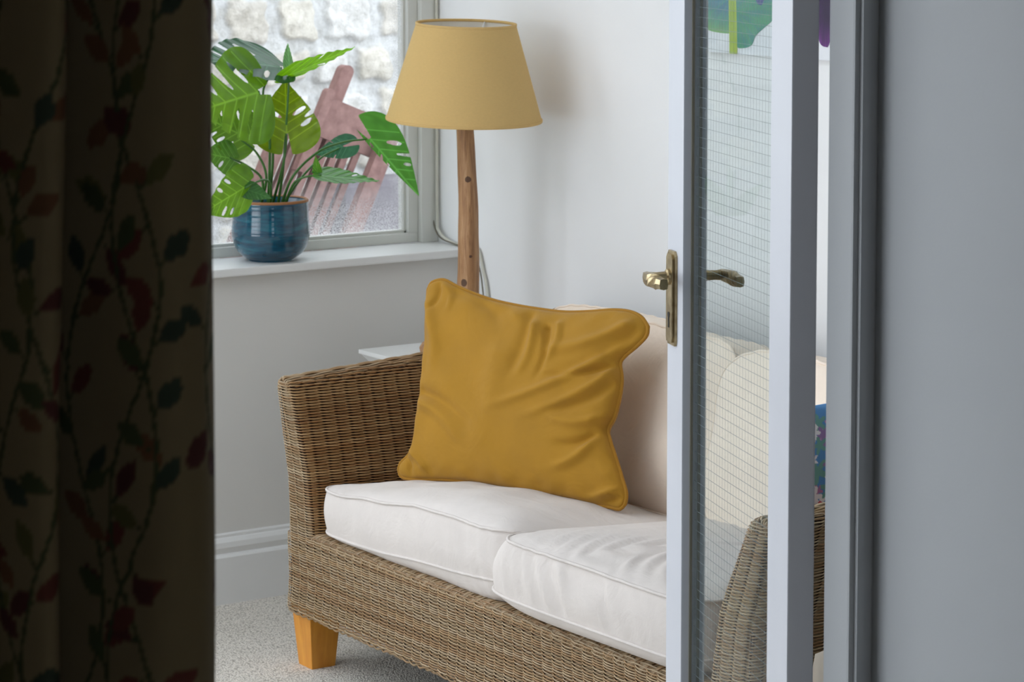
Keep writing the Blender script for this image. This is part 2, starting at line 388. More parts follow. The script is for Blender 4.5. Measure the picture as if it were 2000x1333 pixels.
# ------------------------------------------------------------------ doorway and the open glazed door
b = B(); b.box(2.365, XR, 2.70, 2.752, 0, 2.12, .004); b.box(2.374, 2.385, 2.694, 2.70, 0, 2.12)
b.box(XO, XO+.042, 2.70, 2.752, 0, 2.12, .004); b.box(XO, XR, 2.70, 2.752, 2.08, 2.12, .004)
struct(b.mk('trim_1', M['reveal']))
AL = math.radians(19.9); P1 = np.array((2.516, 3.300)); DW = .547
dv = np.array((math.sin(AL), math.cos(AL))); P2 = P1-dv*DW   # hinge edge nearer the camera
nB = np.array((math.cos(AL), -math.sin(AL)))                 # towards the sofa side (face B)
door = bpy.data.objects.new('door_1', None); COL.objects.link(door)
door.location = (P2[0], P2[1], .01); door.rotation_euler = (0, 0, PI/2-AL); door['kind'] = 'structure'
# local: x from the hinge to the free edge, y from face A (0) to face B (-.038), z up
TH = .038; SW = .082; DH = 2.03
def dmk(b, name, mat, par=door, label=None):
    o = b.mk(name, mat, par)
    if label: o['label'] = label
    return o
dmk(B().box(0, SW, -TH, 0, 0, DH, .002), 'stile', M['doorpaint'])
dmk(B().box(DW-SW+.006, DW, -TH, 0, 0, DH, .002), 'stile', M['doorpaint'])
dmk(B().box(SW, DW-SW+.006, -TH, 0, DH-.09, DH, .002), 'rail', M['doorpaint'])
dmk(B().box(SW, DW-SW+.006, -TH, 0, 0, .2, .002), 'rail', M['doorpaint'])
gl = dmk(B().box(SW-.004, DW-SW+.01, -.0235, -.0175, .196, DH-.086), 'wired_pane', M['wired'])
b = B(); z = .205; q = 0
while z < DH-.09:
    b.box(SW-.002, DW-SW+.008, -.0207, -.0203, z-.00022, z+.00022); z += .0150
x = SW+.004
while x < DW-SW+.006: b.box(x-.00009, x+.00009, -.0206, -.0204, .2, DH-.088); x += .0127
dmk(b, 'wire_mesh', M['wire'], gl)
b = B()
for yy in (-.0165, -.0285): b.box(DW-SW+.003, DW-SW+.007, yy, yy+.004, .2, DH-.09)
dmk(b, 'putty_line', M['cable_dark'], gl)
ZC = 1.022; HX = DW-.030                                        # handle spindle
def handle(side):
    # side 0: face A (y>0) ; side 1: face B
    s = 1 if side == 0 else -1; y0 = 0 if side == 0 else -TH
    def yy(a): return y0+s*a
    b = B()
    pl = [(HX-.017, ZC-.105), (HX+.017, ZC-.105), (HX+.020, ZC-.098), (HX+.020, ZC+.033), (HX+.013, ZC+.040), (HX-.013, ZC+.040), (HX-.020, ZC+.033), (HX-.020, ZC-.098)]
    b.prism(pl, lambda a, z, d: (a, yy(d), z), 0, .004)
    pl2 = [(HX+(a-HX)*.72, ZC-.032+(z-ZC+.032)*.93) for a, z in pl]
    b.prism(pl2, lambda a, z, d: (a, yy(d), z), .004, .0075)
    plate = dmk(b, 'handle_plate', M['brass'])
    kb = B(); kb.box(HX-.0022, HX+.0022, min(yy(.0074), yy(.0082)), max(yy(.0074), yy(.0082)), ZC-.075, ZC-.056)
    kb.lathe([(0, 0), (.004, 0)], (0, 0, 0), 4)
    kb = B(); kb.box(HX-.0022, HX+.0022, min(yy(.0074), yy(.0082)), max(yy(.0074), yy(.0082)), ZC-.078, ZC-.060)
    vs = [(HX+.0045*math.cos(t), yy(.0083), ZC-.058+.0045*math.sin(t)) for t in np.linspace(0, 2*PI, 13)[:-1]]
    kb.add(vs, [list(range(12)) if s < 0 else list(range(12))[::-1]])
    dmk(kb, 'keyhole', M['black'], plate)
    lb = B()
    # collar and neck
    lb.tube([(HX, yy(.0075), ZC), (HX, yy(.011), ZC), (HX, yy(.013), ZC)], [.0125, .012, .009], 20)
    lb.tube([(HX, yy(.012), ZC), (HX, yy(.028), ZC), (HX, yy(.040), ZC)], [.0085, .0075, .0085], 14)
    # twisted square grip running back towards the hinge
    n = 26; ring = []; L = .088; k = 8
    for i in range(n):
        t = i/(n-1); w = .0085+.0022*math.sin(PI*min(1, t*1.1)); tw = max(0, min(1, (t-.45)/.4))*PI*.5
        cx, cz = HX+.006-L*t, ZC; cy = .041+.004*math.sin(PI*t)
        for j in range(k):
            a = 2*PI*j/k+tw; sq = w/max(abs(math.cos(a-tw)), abs(math.sin(a-tw)))*.93
            sq = w*(1.0 if j % 2 == 0 else 1.18)
            ring.append((cx, yy(cy+sq*math.cos(a)*.8), cz+sq*math.sin(a)))
    f = [(i*k+j, i*k+(j+1) % k, (i+1)*k+(j+1) % k, (i+1)*k+j) for i in range(n-1) for j in range(k)]+[tuple(range(k)), tuple(range((n-1)*k, n*k))]
    lb.add(ring, f)
    dmk(lb, 'handle', M['brass'], plate)
handle(0); handle(1)
b = B()
for z in (.25, 1.78): b.tube([(-.008, -TH-.004, z), (-.008, -TH-.004, z+.09)], .006, 10); b.box(-.008, -.0005, -TH-.004, -.006, z, z+.09)
dmk(b, 'hinge', M['brass'])

# ------------------------------------------------------------------ outside: ground, stone wall, folded chair
struct(B().box(-9, 10, 5.62, 12, -.12, -.02).mk('ground', M['paving']))
struct(B().box(-9, XL-.15, -3, 5.62, -.12, -.02).mk('ground_side', M['paving']))
YS = 7.5
xs = np.r_[np.arange(-4, 3.55, .12), np.arange(3.55, 5.05, .0065), np.arange(5.05, 9, .12)]
zs = np.r_[np.arange(-.05, .45, .1), np.arange(.45, 1.50, .0065), np.arange(1.5, 2.75, .1)]
GX, GZ = np.meshgrid(xs, zs)
rows = [(-.05, .22), (.22, .44), (.44, .60), (.60, .74), (.74, .90), (.90, 1.015), (1.015, 1.15), (1.15, 1.315), (1.315, 1.46), (1.46, 1.66), (1.66, 1.84), (1.84, 2.05), (2.05, 2.25), (2.25, 2.75)]
H = np.full(GX.shape, -.0); CC = np.zeros(GX.shape+(3,)); CC[:] = lin((226, 226, 223))
r2 = np.random.RandomState(3)
wob1 = .006*np.sin(GX*31+GZ*17)+.005*np.sin(GX*73-GZ*41)+.004*np.sin(GZ*97+GX*19)
for (z0, z1) in rows:
    x = -4.0
    while x < 9:
        wd = r2.uniform(.13, .28)
        x1 = x+wd; g = .013
        dx = np.minimum(GX-x, x1-GX)-g+wob1; dz = np.minimum(GZ-z0, z1-GZ)-g+wob1
        d = np.minimum(dx, dz); d = d-np.clip(.02-np.hypot(np.clip(.03-dx, 0, 1), np.clip(.03-dz, 0, 1)), -.03, 0)*-.6
        mk_ = (dx > -.01) & (dz > -.01)
        h = np.clip(d/.012, 0, 1)
        amp = r2.uniform(.012, .03); tone = r2.choice(3, p=[.45, .35, .2]); c = np.array(lin([(236, 234, 228), (232, 226, 212), (222, 216, 204)][tone]))
        H = np.where(mk_, np.maximum(H, amp*h), H)
        k = (h*mk_)[..., None]; CC = CC*(1-k)+c*k
        x = x1
def vnoise(X, Z, seed, f):
    r = np.random.RandomState(seed); G = r.rand(400, 400); a, b_ = (X*f) % 398, (Z*f) % 398
    i, j = a.astype(int), b_.astype(int); u, v = a-i, b_-j; u = u*u*(3-2*u); v = v*v*(3-2*v)
    return (G[i, j]*(1-u)+G[i+1, j]*u)*(1-v)+(G[i, j+1]*(1-u)+G[i+1, j+1]*u)*v
H = H+.010*vnoise(GX+10, GZ+3, 1, 22)+.006*vnoise(GX+10, GZ+3, 2, 55)
nz_, nx_ = GX.shape; idx = np.arange(nz_*nx_).reshape(nz_, nx_)
fc = np.stack([idx[:-1, :-1], idx[:-1, 1:], idx[1:, 1:], idx[1:, :-1]], -1).reshape(-1, 4)
struct(mk('wall_garden', np.stack([GX, YS-H, GZ], -1).reshape(-1, 3), fc, M['stone'], None, (2, YS, 0), True, CC.reshape(-1, 3)))
struct(B().box(-4, 9, YS+.005, YS+.3, -.1, 2.76).mk('wall_garden_core', M['paving']))
struct(B().box(4.27, 5.6, 7.25, 7.42, -.02, .735, .02).mk('trim_chair_shadow_block', M['render']))  # added grey block, stands in for the chair's shadow by the stone wall

def folded_chair():
    A0 = at(697, 452, 6.7); ang = math.radians(22)
    ux, uz = math.cos(ang), -math.sin(ang); vx, vz = math.sin(ang), math.cos(ang)
    S = 7.79/FPX                                             # metres per pixel there
    base = A0.copy()
    def loc(px, py):                                        # pixels -> local (u, v) in metres
        X, Z = (px-697)*S/.83, -(py-452)*S
        return X*ux*1+Z*uz*1, X*vx+Z*vz
    gx, gz = base[0], base[2]
    t = thing('folded_garden_chair', 'weathered reddish wooden slatted chair folded and leaning outside the window', 'chair', (gx, 6.7, 0))
    def W3(u, v, d): return (gx+u*ux+v*vx, 6.7+d-.10*v, gz+u*uz+v*vz)
    def board(u0, u1, v0, v1, d0, d1, name, rt=False):
        poly = [(u0, v0), (u1, v0)]
        if rt:
            r = (u1-u0)/2; poly += [(u0+r+r*math.cos(a), v1-r+r*math.sin(a)) for a in np.linspace(0, PI, 9)]
        else: poly += [(u1, v1), (u0, v1)]
        B().prism(poly, W3, d0, d1).mk(name, M['teak'], t, t.location)
    low = -.735
    board(.004, .036, low, .335, .03, .06, 'leg')
    board(-.045, -.012, low, .275, -.02, .012, 'leg', True)
    board(-.235, .0, .215, .33, .03, .05, 'top_rail')
    board(-.205, -.165, .10, .44, .065, .10, 'leg', True)
    for k in range(8): board(-.082-.034*k, -.062-.034*k, low+.05, .225, .036, .048, 'slat')
    for k in range(8): board(-.099-.034*k, -.079-.034*k, low+.05, .205, .075, .087, 'slat')
    board(-.345, -.012, low+.02, low+.06, .03, .05, 'bottom_rail')
    board(-.345, -.315, low, .30, .03, .06, 'leg')
    board(-.26, -.232, .10, .35, .0, .03, 'arm', True)
    return t
folded_chair()

# ------------------------------------------------------------------ wicker weaving
TAN = np.array([lin(c) for c in [(182, 156, 120), (172, 144, 106), (192, 168, 134), (164, 130, 92), (176, 142, 102), (188, 164, 132)]])
class Weave:
    def __init__(s): s.V = []; s.F = []; s.C = []; s.n = 0
    def strand(s, P, N, phase, stake_n, amp=.0040, r=.00136, sub=6, k=5, flat=1.0, twist=0, tint=None, rr=rng, dark=1.0):
        """P,N: (m,3) path and outward normal; woven over stake_n stakes"""
        m_ = int(stake_n*sub)+1
        d = np.r_[0, np.cumsum(np.linalg.norm(np.diff(P, axis=0), axis=1))]; u = np.linspace(0, d[-1], m_)
        Q = np.stack([np.interp(u, d, P[:, i]) for i in range(3)], 1); NN = np.stack([np.interp(u, d, N[:, i]) for i in range(3)], 1)
        NN /= np.linalg.norm(NN, axis=1)[:, None]+1e-9
        w = np.sin(PI*np.arange(m_)/sub+PI*phase); w = np.sign(w)*np.abs(w)**.7
        jit = (rr.rand(m_)-.5)*.0004
        Q = Q+NN*(amp*w+jit)[:, None]
        if twist: Q = Q+np.array((0, 0, 1.))*(twist*np.cos(PI*np.arange(m_)/sub+PI*phase)**3)[:, None]
        T = np.gradient(Q, axis=0); T /= np.linalg.norm(T, axis=1)[:, None]+1e-9
        Bn = np.cross(T, NN); Bn /= np.linalg.norm(Bn, axis=1)[:, None]+1e-9
        Q = Q+Bn*((rr.rand(m_)-.5)*.0004)[:, None]
        a = np.arange(k)*2*PI/k; rj = r*(1+.12*(rr.rand()-.5)*2)
        V = Q[:, None]+rj*(np.cos(a)[None, :, None]*NN[:, None]*flat+np.sin(a)[None, :, None]*Bn[:, None])
        i = np.arange(m_-1)[:, None]*k; j = np.arange(k)[None]; jn = (j+1) % k
        F = np.stack([i+j, i+jn, i+k+jn, i+k+j], -1).reshape(-1, 4)
        # colour of the cane changes from length to length
        seg = max(1, m_//(20*sub)+1); cols = TAN[rr.randint(0, len(TAN), seg+1)]*(.78+.14*rr.rand(seg+1, 1))
        cc = cols[np.minimum((np.arange(m_)*seg/m_+rr.rand()).astype(int), seg)]*dark
        if tint is not None:                                  # strands turned to the inner side are darker and browner
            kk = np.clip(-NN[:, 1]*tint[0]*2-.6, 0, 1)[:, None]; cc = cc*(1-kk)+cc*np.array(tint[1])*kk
        s.V.append(V.reshape(-1, 3)); s.F.append(F+s.n); s.C.append(np.repeat(cc, k, 0)); s.n += m_*k
    def mk(s, name, parent, origin, **kw):
        return mk(name, np.vstack(s.V), np.vstack(s.F), M['wicker'], parent, origin, True, np.vstack(s.C))

XF, XBK = 2.75, 3.50; YC = 4.15                              # sofa front, back, middle
STK, ROW = .0335, .0055
def Yo(z): return np.interp(z, [.12, .30, .40, .60, .66, .74], [4.920, 4.916, 4.918, 4.965, 4.982, 5.0])
def Yi(z): return np.interp(z, [.12, .30, .43, .47, .53, .61, .66, .74], [4.80, 4.808, 4.832, 4.848, 4.876, 4.912, 4.930, 4.955])
def ztop(x): return .606+.050*(x-XF)
sofa = thing('wicker_sofa', 'two-seat woven wicker sofa with tapered honey wood feet against the back wall', 'sofa', (3.12, YC, 0))
SO = sofa.location
def corner(p0, c, p1, r, n=6):                                # rounded corner polyline in plan
    p0, c, p1 = map(lambda q: np.array(q, float), (p0, c, p1))
    a = c+(p0-c)/np.linalg.norm(p0-c)*r; b_ = c+(p1-c)/np.linalg.norm(p1-c)*r
    return [((1-t)**2*a+2*t*(1-t)*c+t*t*b_) for t in np.linspace(0, 1, n)]
def plan_normals(P):
    T = np.gradient(P, axis=0); N = np.stack([-T[:, 1], T[:, 0], np.zeros(len(P))], 1); N /= np.linalg.norm(N, axis=1)[:, None]+1e-9; return N
# A: lower band (left side, front, right side)
wv = Weave(); z = .128; i = 0
while z < .290:
    yo = Yo(z); yr = 2*YC-yo; xf = XF+.002*math.sin(z*40)
    pts = [np.array((XBK, yo))]+corner((XBK, yo), (xf, yo), (xf, yr), .02)+corner((xf, yo), (xf, yr), (XBK, yr), .02)+[np.array((XBK, yr))]
    P = np.array([(p[0], p[1], z) for p in pts]); P = resample(P, 260)[0]; N = plan_normals(P); 
    P[:, 2] += .0012*np.sin(P[:, 1]*9+i)
    for q in (0, 1): wv.strand(P, -N if N[130][0] > 0 else N, i % 2*0+q, 95, sub=6, twist=.00115)
    z += ROW; i += 1
# plaited bottom edge: two fat twisted cords
for ph in (0, 1):
    yo = Yo(.12); yr = 2*YC-yo
    pts = [np.array((XBK, yo))]+corner((XBK, yo), (XF, yo), (XF, yr), .02)+corner((XF, yo), (XF, yr), (XBK, yr), .02)+[np.array((XBK, yr))]
    P = resample(np.array([(p[0], p[1], .121) for p in pts]), 520)[0]; P[:, 2] += .003*np.sin(np.arange(520)*.8+ph*PI)
    wv.strand(P, -plan_normals(P) if plan_normals(P)[260][0] > 0 else plan_normals(P), ph, 91, amp=.0025, r=.0021, dark=.75)
wv.mk('front_weave', sofa, SO)
# B: rolled front rail: short canes plaited over the edge
wv = Weave(); y = Yi(.3)+.012; i = 0; yend = 2*YC-Yi(.3)-.012; y_top = y
while y > yend:
    th_ = np.linspace(-.15, PI/2+.1, 12); r = .022
    ph = (y_top-y)/STK*2*PI; bump = .0016*math.sin(ph)
    px_ = XF+r-(r+bump)*np.cos(th_); pz = .281+(r*.75+bump)*np.sin(th_)
    P = np.stack([px_, y-.016*th_/PI*2, pz], 1)
    P = np.vstack([P, [[XF+.055, P[-1, 1]-.008, .2925], [XF+.085, P[-1, 1]-.014, .284]]])
    N = np.stack([-np.cos(np.r_[th_, 1.5, 1.5]), np.zeros(14), np.sin(np.r_[th_, 1.5, 1.5])], 1)
    wv.strand(P, N, i % 2*.5, 2.4, amp=.0010, r=.00165, sub=6, dark=.92)
    y -= .0036; i += 1
for zz, xx in ((.291, XF-.001), (.295, XF+.005)):
    P = np.array([(xx, yy_, zz) for yy_ in np.linspace(Yi(.3), yend, 200)]); N = np.tile([-.8, 0, .6], (200, 1))
    wv.strand(P, N, 0 if xx < XF else 1, 48, amp=.0032, r=.0019, dark=.8)
wv.mk('rail_weave', sofa, SO)
# C: arms
def arm(sign):
    f = (lambda y: y) if sign > 0 else (lambda y: 2*YC-y)
    wv = Weave(); z = .2905; i = 0; top = .735; RD = .022
    while z < top:
        # this row is a level line; where it rises above the sloping top of the arm it stops
        if z > ztop(XF)-.004:
            x0 = XF+(z+.004-ztop(XF))/.050
        else: x0 = XF
        if x0 > XBK-.06: break
        for part in (0,):
            zt = ztop(max(x0, XF)); yo, yi = Yo(z), Yi(z)
            pts = [np.array((XBK, yo))]+corner((XBK, yo), (x0, yo), (x0, yi), .024)+corner((x0, yo), (x0, yi), (XBK, yi), .024)+[np.array((XBK-.05, yi))]
            P = np.array([(p[0], p[1], z) for p in pts]); P = resample(P, 150)[0]
            # pull together under the rounded top
            zt_ = ztop(P[:, 0]); dd = np.clip((z-(zt_-RD))/RD, 0, 1); k = np.sqrt(np.clip(1-dd**2, 0, 1)); ym = (yo+yi)/2
            P[:, 1] = ym+(P[:, 1]-ym)*np.clip(k, .12, 1)
            N = plan_normals(P); mid = N[75]
            if mid[0] > 0: N = -N
            N[:, 2] = dd*1.3
            if sign < 0: P[:, 1] = 2*YC-P[:, 1]; N[:, 1] *= -1
            L = (XBK-x0)*2+.06
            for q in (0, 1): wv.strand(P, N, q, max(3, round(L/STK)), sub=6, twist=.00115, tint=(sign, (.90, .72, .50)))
        z += ROW; i += 1
    # cord along the top edge
    for q, (oy, oz) in enumerate(((-.004, .001), (.004, .001), (0, .0025), (-.009, -.001), (.009, -.001), (-.014, -.004), (.014, -.004), (-.018, -.008), (.018, -.008))):
        X = np.linspace(XF+.004, XBK-.05, 60); Z = ztop(X)+oz; Y = (Yo(Z)+Yi(Z))/2+oy
        P = np.stack([X, f(Y), Z], 1); P = np.vstack([[P[0]+np.array((.0, 0, -.02))], P])
        N = np.tile([0, oy*60*(1 if sign > 0 else -1), .8], (61, 1))
        wv.strand(P, N, q % 2, 21, amp=.0014, r=.0022)
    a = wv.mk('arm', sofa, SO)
    # solid core behind the weave
    b = B()
    xs_ = np.linspace(XF+.006, XBK-.004, 12); zs_ = np.linspace(.13, 1, 10)
    ring = []
    for x in xs_:
        zt = ztop(x)-.012; zz = np.linspace(.14, zt, 9)
        ring.append([(x, f(Yo(q)-.0065), q) for q in zz]+[(x, f(Yi(q)+.0065), q) for q in zz[::-1]])
    n = 18; v = [p for r_ in ring for p in r_]
    fcs = [(i_*n+j, i_*n+(j+1) % n, (i_+1)*n+(j+1) % n, (i_+1)*n+j) for i_ in range(len(ring)-1) for j in range(n)]+[tuple(range(n)), tuple(range((len(ring)-1)*n, len(ring)*n))]
    b.add(v, fcs); b.mk('arm_core', M['wicker_dark'], a, SO)
arm(1); arm(-1)
# D: back, woven at the top, and dark core
wv = Weave(); z = .50; i = 0
while z < .690:
    d = .0 if z < .675 else (z-.675)*.8
    pts = [(3.425+d, 4.93), (3.425+d, 2*YC-4.93)]
    P = resample(np.array([(p[0], p[1], z) for p in pts]), 90)[0]; N = np.tile([-1., 0, 0], (90, 1)); wv.strand(P, N, 0, 45, sub=4, twist=.00115); wv.strand(P, N, 1, 45, sub=4, twist=.00115)
    z += ROW; i += 1
for q in range(8):
    P = resample(np.array([(3.432+q*.0065, 4.94, 0.690+.006*math.sin(PI*q/7)), (3.432+q*.0065, 2*YC-4.94, 0.690+.006*math.sin(PI*q/7))]), 90)[0]
    wv.strand(P, np.tile([0, 0, 1.], (90, 1)), q % 2, 45, sub=4)
back = wv.mk('backrest', sofa, SO)
B().box(3.43, 3.49, 2*YC-4.95, 4.95, .14, .686).mk('backrest_core', M['wicker_dark'], back, SO)
b = B(); b.box(XF+.0085, XF+.05, 2*YC-4.91, 4.91, .13, .288, .008); b.box(XF+.03, XBK-.06, 2*YC-4.85, 4.85, .24, .280)
b.mk('seat_frame', M['wicker_dark'], sofa, SO)
# E: feet
for (x, y) in ((2.80, 4.882), (2.80, 2*YC-4.882), (3.44, 4.882), (3.44, 2*YC-4.882)):
    sx = 1
    b = B()
    def tp(px, py, pz, x=x, y=y):
        k = .028+.011*(pz/.135); return (x+(px-x)/.028*k, y+(py-y)/.028*k, pz)
    b.box(x-.028, x+.028, y-.028, y+.028, 0, .135, .0015, tp); b.mk('leg', M['legwood'], sofa, SO)

# ------------------------------------------------------------------ cushions
def sup(th, n=9):                                             # superellipse outline
    c, s_ = math.cos(th), math.sin(th); return (abs(c)**(2/n))*(1 if c >= 0 else -1), (abs(s_)**(2/n))*(1 if s_ >= 0 else -1)
def box_cushion(name, O, A, Bv, Nn, ha, hb, t, crown, under, mat, label, group, disp=None, pipe=.0030, nth=200, power=9, bulge=.008, side_disp=None):
    """O centre of the lower seam plane, A,Bv in-plane unit axes, Nn up; band from 0 to t"""
    O, A, Bv, Nn = [np.array(q, float) for q in (O, A, Bv, Nn)]
    th = []
    # arc-length uniform angles
    T_ = np.linspace(0, 2*PI, 4001); xy = np.array([sup(q, power) for q in T_])*np.array([ha, hb])
    dd = np.r_[0, np.cumsum(np.linalg.norm(np.diff(xy, axis=0), axis=1))]; ti = np.interp(np.linspace(0, dd[-1], nth+1)[:-1], dd, T_)
    E = np.array([sup(q, power) for q in ti])*np.array([ha, hb])
    E = E.copy()
    layers = []
    S1 = np.sin(np.linspace(0, 1, 26)*PI/2)
    for s in S1[1:]: layers.append((s, -under*(1-s**7)**.6, 0))
    for q in np.linspace(0, 1, 11)[1:-1]: layers.append((1, q*t, bulge*math.sin(PI*q)))
    for s in S1[::-1][:-1]: layers.append((s, t+crown*(1-s**3)**.75, 0))
    V = []
    nE = E/(np.linalg.norm(E, axis=1)[:, None])
    def place(ab, z):
        ab = np.asarray(ab); z = np.asarray(z)*np.ones(len(ab))
        if disp is not None:
            da, db, dn = disp(ab[:, 0], ab[:, 1], z); ab = np.stack([ab[:, 0]+da, ab[:, 1]+db], 1); z = z+dn
        return O+ab[:, :1]*A+ab[:, 1:]*Bv+z[:, None]*Nn
    for (s, z, bl) in layers: V.append(place(E*s+nE*bl, z))
    V = np.vstack(V); n = nth; L = len(layers)
    i = np.arange(L-1)[:, None]*n; j = np.arange(n)[None]; jn = (j+1) % n
    F = [tuple(q) for q in np.stack([i+j, i+jn, i+n+jn, i+n+j], -1).reshape(-1, 4)]
    c0 = len(V); V = np.vstack([V, place([(0, 0)], -under), place([(0, 0)], t+crown)])
    F += [(c0, (q+1) % n, q) for q in range(n)]+[(c0+1, (L-1)*n+q, (L-1)*n+(q+1) % n) for q in range(n)]
    base = V.mean(0); base[2] = V[:, 2].min()
    o = thing(name, label[0], label[1], tuple(base), group)
    mk('cover', V, F, mat, o, tuple(base))
    for zz in (0, t):
        pv, pf = loop_tube(place(E+nE*.0015, zz), pipe, 7); mk('piping', pv, pf, mat, o, tuple(base))
    return o
def G(x, w): return np.exp(-(x/w)**2)
# seat cushions: local a = -Y (along the sofa), b = +X (towards the back), n up
def seat1(a, b, z):
    up = np.clip(z/.098, 0, 1.3); k = np.clip((a+.352)/.5, 0, 1)
    dn = up*(-.045*np.clip((b+.25)/.5, 0, 1)+(-.012+.040*k*k*(3-2*k))*np.clip((.30-b)/.5, 0, 1))
    dn += .032*np.clip((a+.2)/.5, 0, 1)*np.clip((-b)/.28, 0, 1)*np.clip(1+z/.012, 0, 1)*np.clip(1-z/.05, 0, 1)
    dn += .0015*np.sin(a*38+b*20)*up+.001*np.sin(b*60-a*25)
    db = .0012*np.sin(a*13)*(b < -.2)+.0022*np.sin(a*170+z*30)*(b < -.24)*np.clip((a-.1)/.2, 0, 1)
    return 0*a, db, dn
box_cushion('seat_cushion', (2.750+.265, 4.447, .312), (0, -1, 0), (1, 0, 0), (0, 0, 1), .352, .265, .098, .036, .024, M['cream'],
    ('cream cotton piped seat cushion under the mustard pillow, at the window end of the sofa', 'cushion'), 'seat cushions on the wicker sofa', seat1, power=11)
def seat2(a, b, z):
    up = np.clip(z/.11, 0, 1.3)
    dn = up*(-.035*np.clip((b+.25)/.5, 0, 1)+.004*G(a+.1, .2))
    dn += .0032*np.sin(np.hypot(a-.42, (b+.05)*1.25)*165)*G(a+.05, .22)*np.clip(z/.08, 0, 1)*np.clip((b+.29)/.06, 0, 1)
    fr = (b < -.22)
    db = fr*(.0050*np.sin(a*150+z*55+2*np.sin(a*31))*G(a+.10, .20)*np.clip(z/.02, 0, 1)*np.clip((.11-z)/.02, 0, 1)+.003*np.sin(a*9))
    da = -.060*np.clip((-a-.15)/.14, 0, 1)*np.clip(1-z/.104, 0, 1)**.6*np.clip(1+z/.04, .3, 1)*np.clip((.1-b)/.2, 0, 1)
    return da, db, dn
box_cushion('seat_cushion', (2.722+.28, 3.800, .334), (0, -1, 0), (1, 0, 0), (0, 0, 1), .290, .28, .103, .028, .045, M['cream'],
    ('cream cotton piped seat cushion with gathered folds, beyond the glazed door edge', 'cushion'), 'seat cushions on the wicker sofa', seat2, power=9)
# back cushions: lean back; a = -Y, b = up the back, n towards the front
tilt = math.radians(12)
BU = np.array((math.sin(tilt), 0, math.cos(tilt))); BN = np.array((-math.cos(tilt), 0, math.sin(tilt)))
def backc(a, b, z):
    dn = .004*np.sin(a*21+b*9)+.003*np.sin(b*33-a*12)
    top = np.clip((b-.12)/.06, 0, 1)
    db = -.006*np.sin(a*11)*top-.02*top*(z/.13)*0
    db = db+.0010*np.sin(a*150+z*60)*top
    return 0*a, db, dn
for k, (yc, ha, lab, xo) in enumerate(((4.420, .332, 'cream piped back cushion behind the mustard pillow', 0), (3.778, .305, 'cream piped back cushion at the door end, bulging forward of its neighbour', -.048))):
    Oc = np.array((3.340+xo, yc, .362))+BU*.186
    box_cushion('back_cushion', Oc, (0, -1, 0), BU, BN, ha, .184 if k == 0 else .186, .115, .035, .012, M['cream_back'], (lab, 'cushion'), 'back cushions on the wicker sofa', backc, power=7 if k == 0 else 4.5, bulge=.006)

# ------------------------------------------------------------------ mustard pillow
PO = np.array((3.01, 4.4668, .4208)); e1 = np.array((.3198, -.9473, .0178)); e2 = np.array((.2832, .1134, .9523)); nn = np.array((-.9042, -.2995, .3045))
top = [[-0.2923, 0.3912], [-0.2849, 0.4071], [-0.2563, 0.4145], [-0.2152, 0.4021], [-0.144, 0.3854], [-0.0758, 0.3775], [-0.0094, 0.3738], [0.0555, 0.3723], [0.1182, 0.377], [0.1797, 0.3836], [0.2234, 0.3827], [0.2535, 0.3737], [0.2728, 0.3566]]
right = [[0.2728, 0.3566], [0.2728, 0.3381], [0.2551, 0.3162], [0.2323, 0.2947], [0.2232, 0.2785], [0.2325, 0.2506], [0.2349, 0.2201], [0.2295, 0.1736], [0.2188, 0.147], [0.2287, 0.1225], [0.2455, 0.0938], [0.2666, 0.0557], [0.2809, 0.0271], [0.2813, 0.007]]
bottom = [[-0.2924, 0.0116], [-0.2825, -0.0012], [-0.2599, -0.004], [-0.2197, -0.0006], [-0.167, 0.0053], [-0.1008, 0.0074], [0.0047, 0.0037], [0.082, 0.0022], [0.1454, 0.0013], [0.1959, -0.002], [0.2455, -0.0032], [0.2701, -0.0043], [0.2813, 0.007]]
left = [[-0.2923, 0.3912], [-0.2886, 0.3564], [-0.2778, 0.3027], [-0.271, 0.2489], [-0.2668, 0.2059], [-0.2628, 0.1523], [-0.2642, 0.0983], [-0.2665, 0.0605], [-0.2769, 0.0401], [-0.2902, 0.0258], [-0.2924, 0.0116]]
NP = 121
def rs2(p):
    q = smooth_path([(a, b_, 0) for a, b_ in p], 120); return resample(q, NP)[0][:, :2]
Tt, Rr, Bb, Ll = rs2(top), rs2(right[::-1]), rs2(bottom), rs2(left[::-1])
u = np.linspace(0, 1, NP); UU, VV = np.meshgrid(u, u, indexing='ij')    # UU left-right, VV bottom-top
u3, v3 = UU[..., None], VV[..., None]
XY = (1-v3)*Bb[:, None]+v3*Tt[:, None]+(1-u3)*Ll[None]+u3*Rr[None]-((1-u3)*(1-v3)*Bb[0]+u3*(1-v3)*Bb[-1]+(1-u3)*v3*Tt[0]+u3*v3*Tt[-1])
sx, sy = 2*UU-1, 2*VV-1
puff = (np.clip(1-sx**2, 0, 1)**.5*np.clip(1-sy**2, 0, 1)**.5)**.85
puff = puff*(1-.18*(np.abs(sx*sy))**.8)
def pl(x, y):                                                 # local coordinates of a photo pixel in the pillow plane
    d = F_*FPX+R_*(x-CXP)-U_*(y-YPP); d = np.array(d); Oc = PO+e2*.19; k = ((Oc-np.array((0, 0, CAMH)))@nn)/(d@nn); Q = np.array((0, 0, CAMH))+d*k-PO
    return np.array((Q@e1, Q@e2))
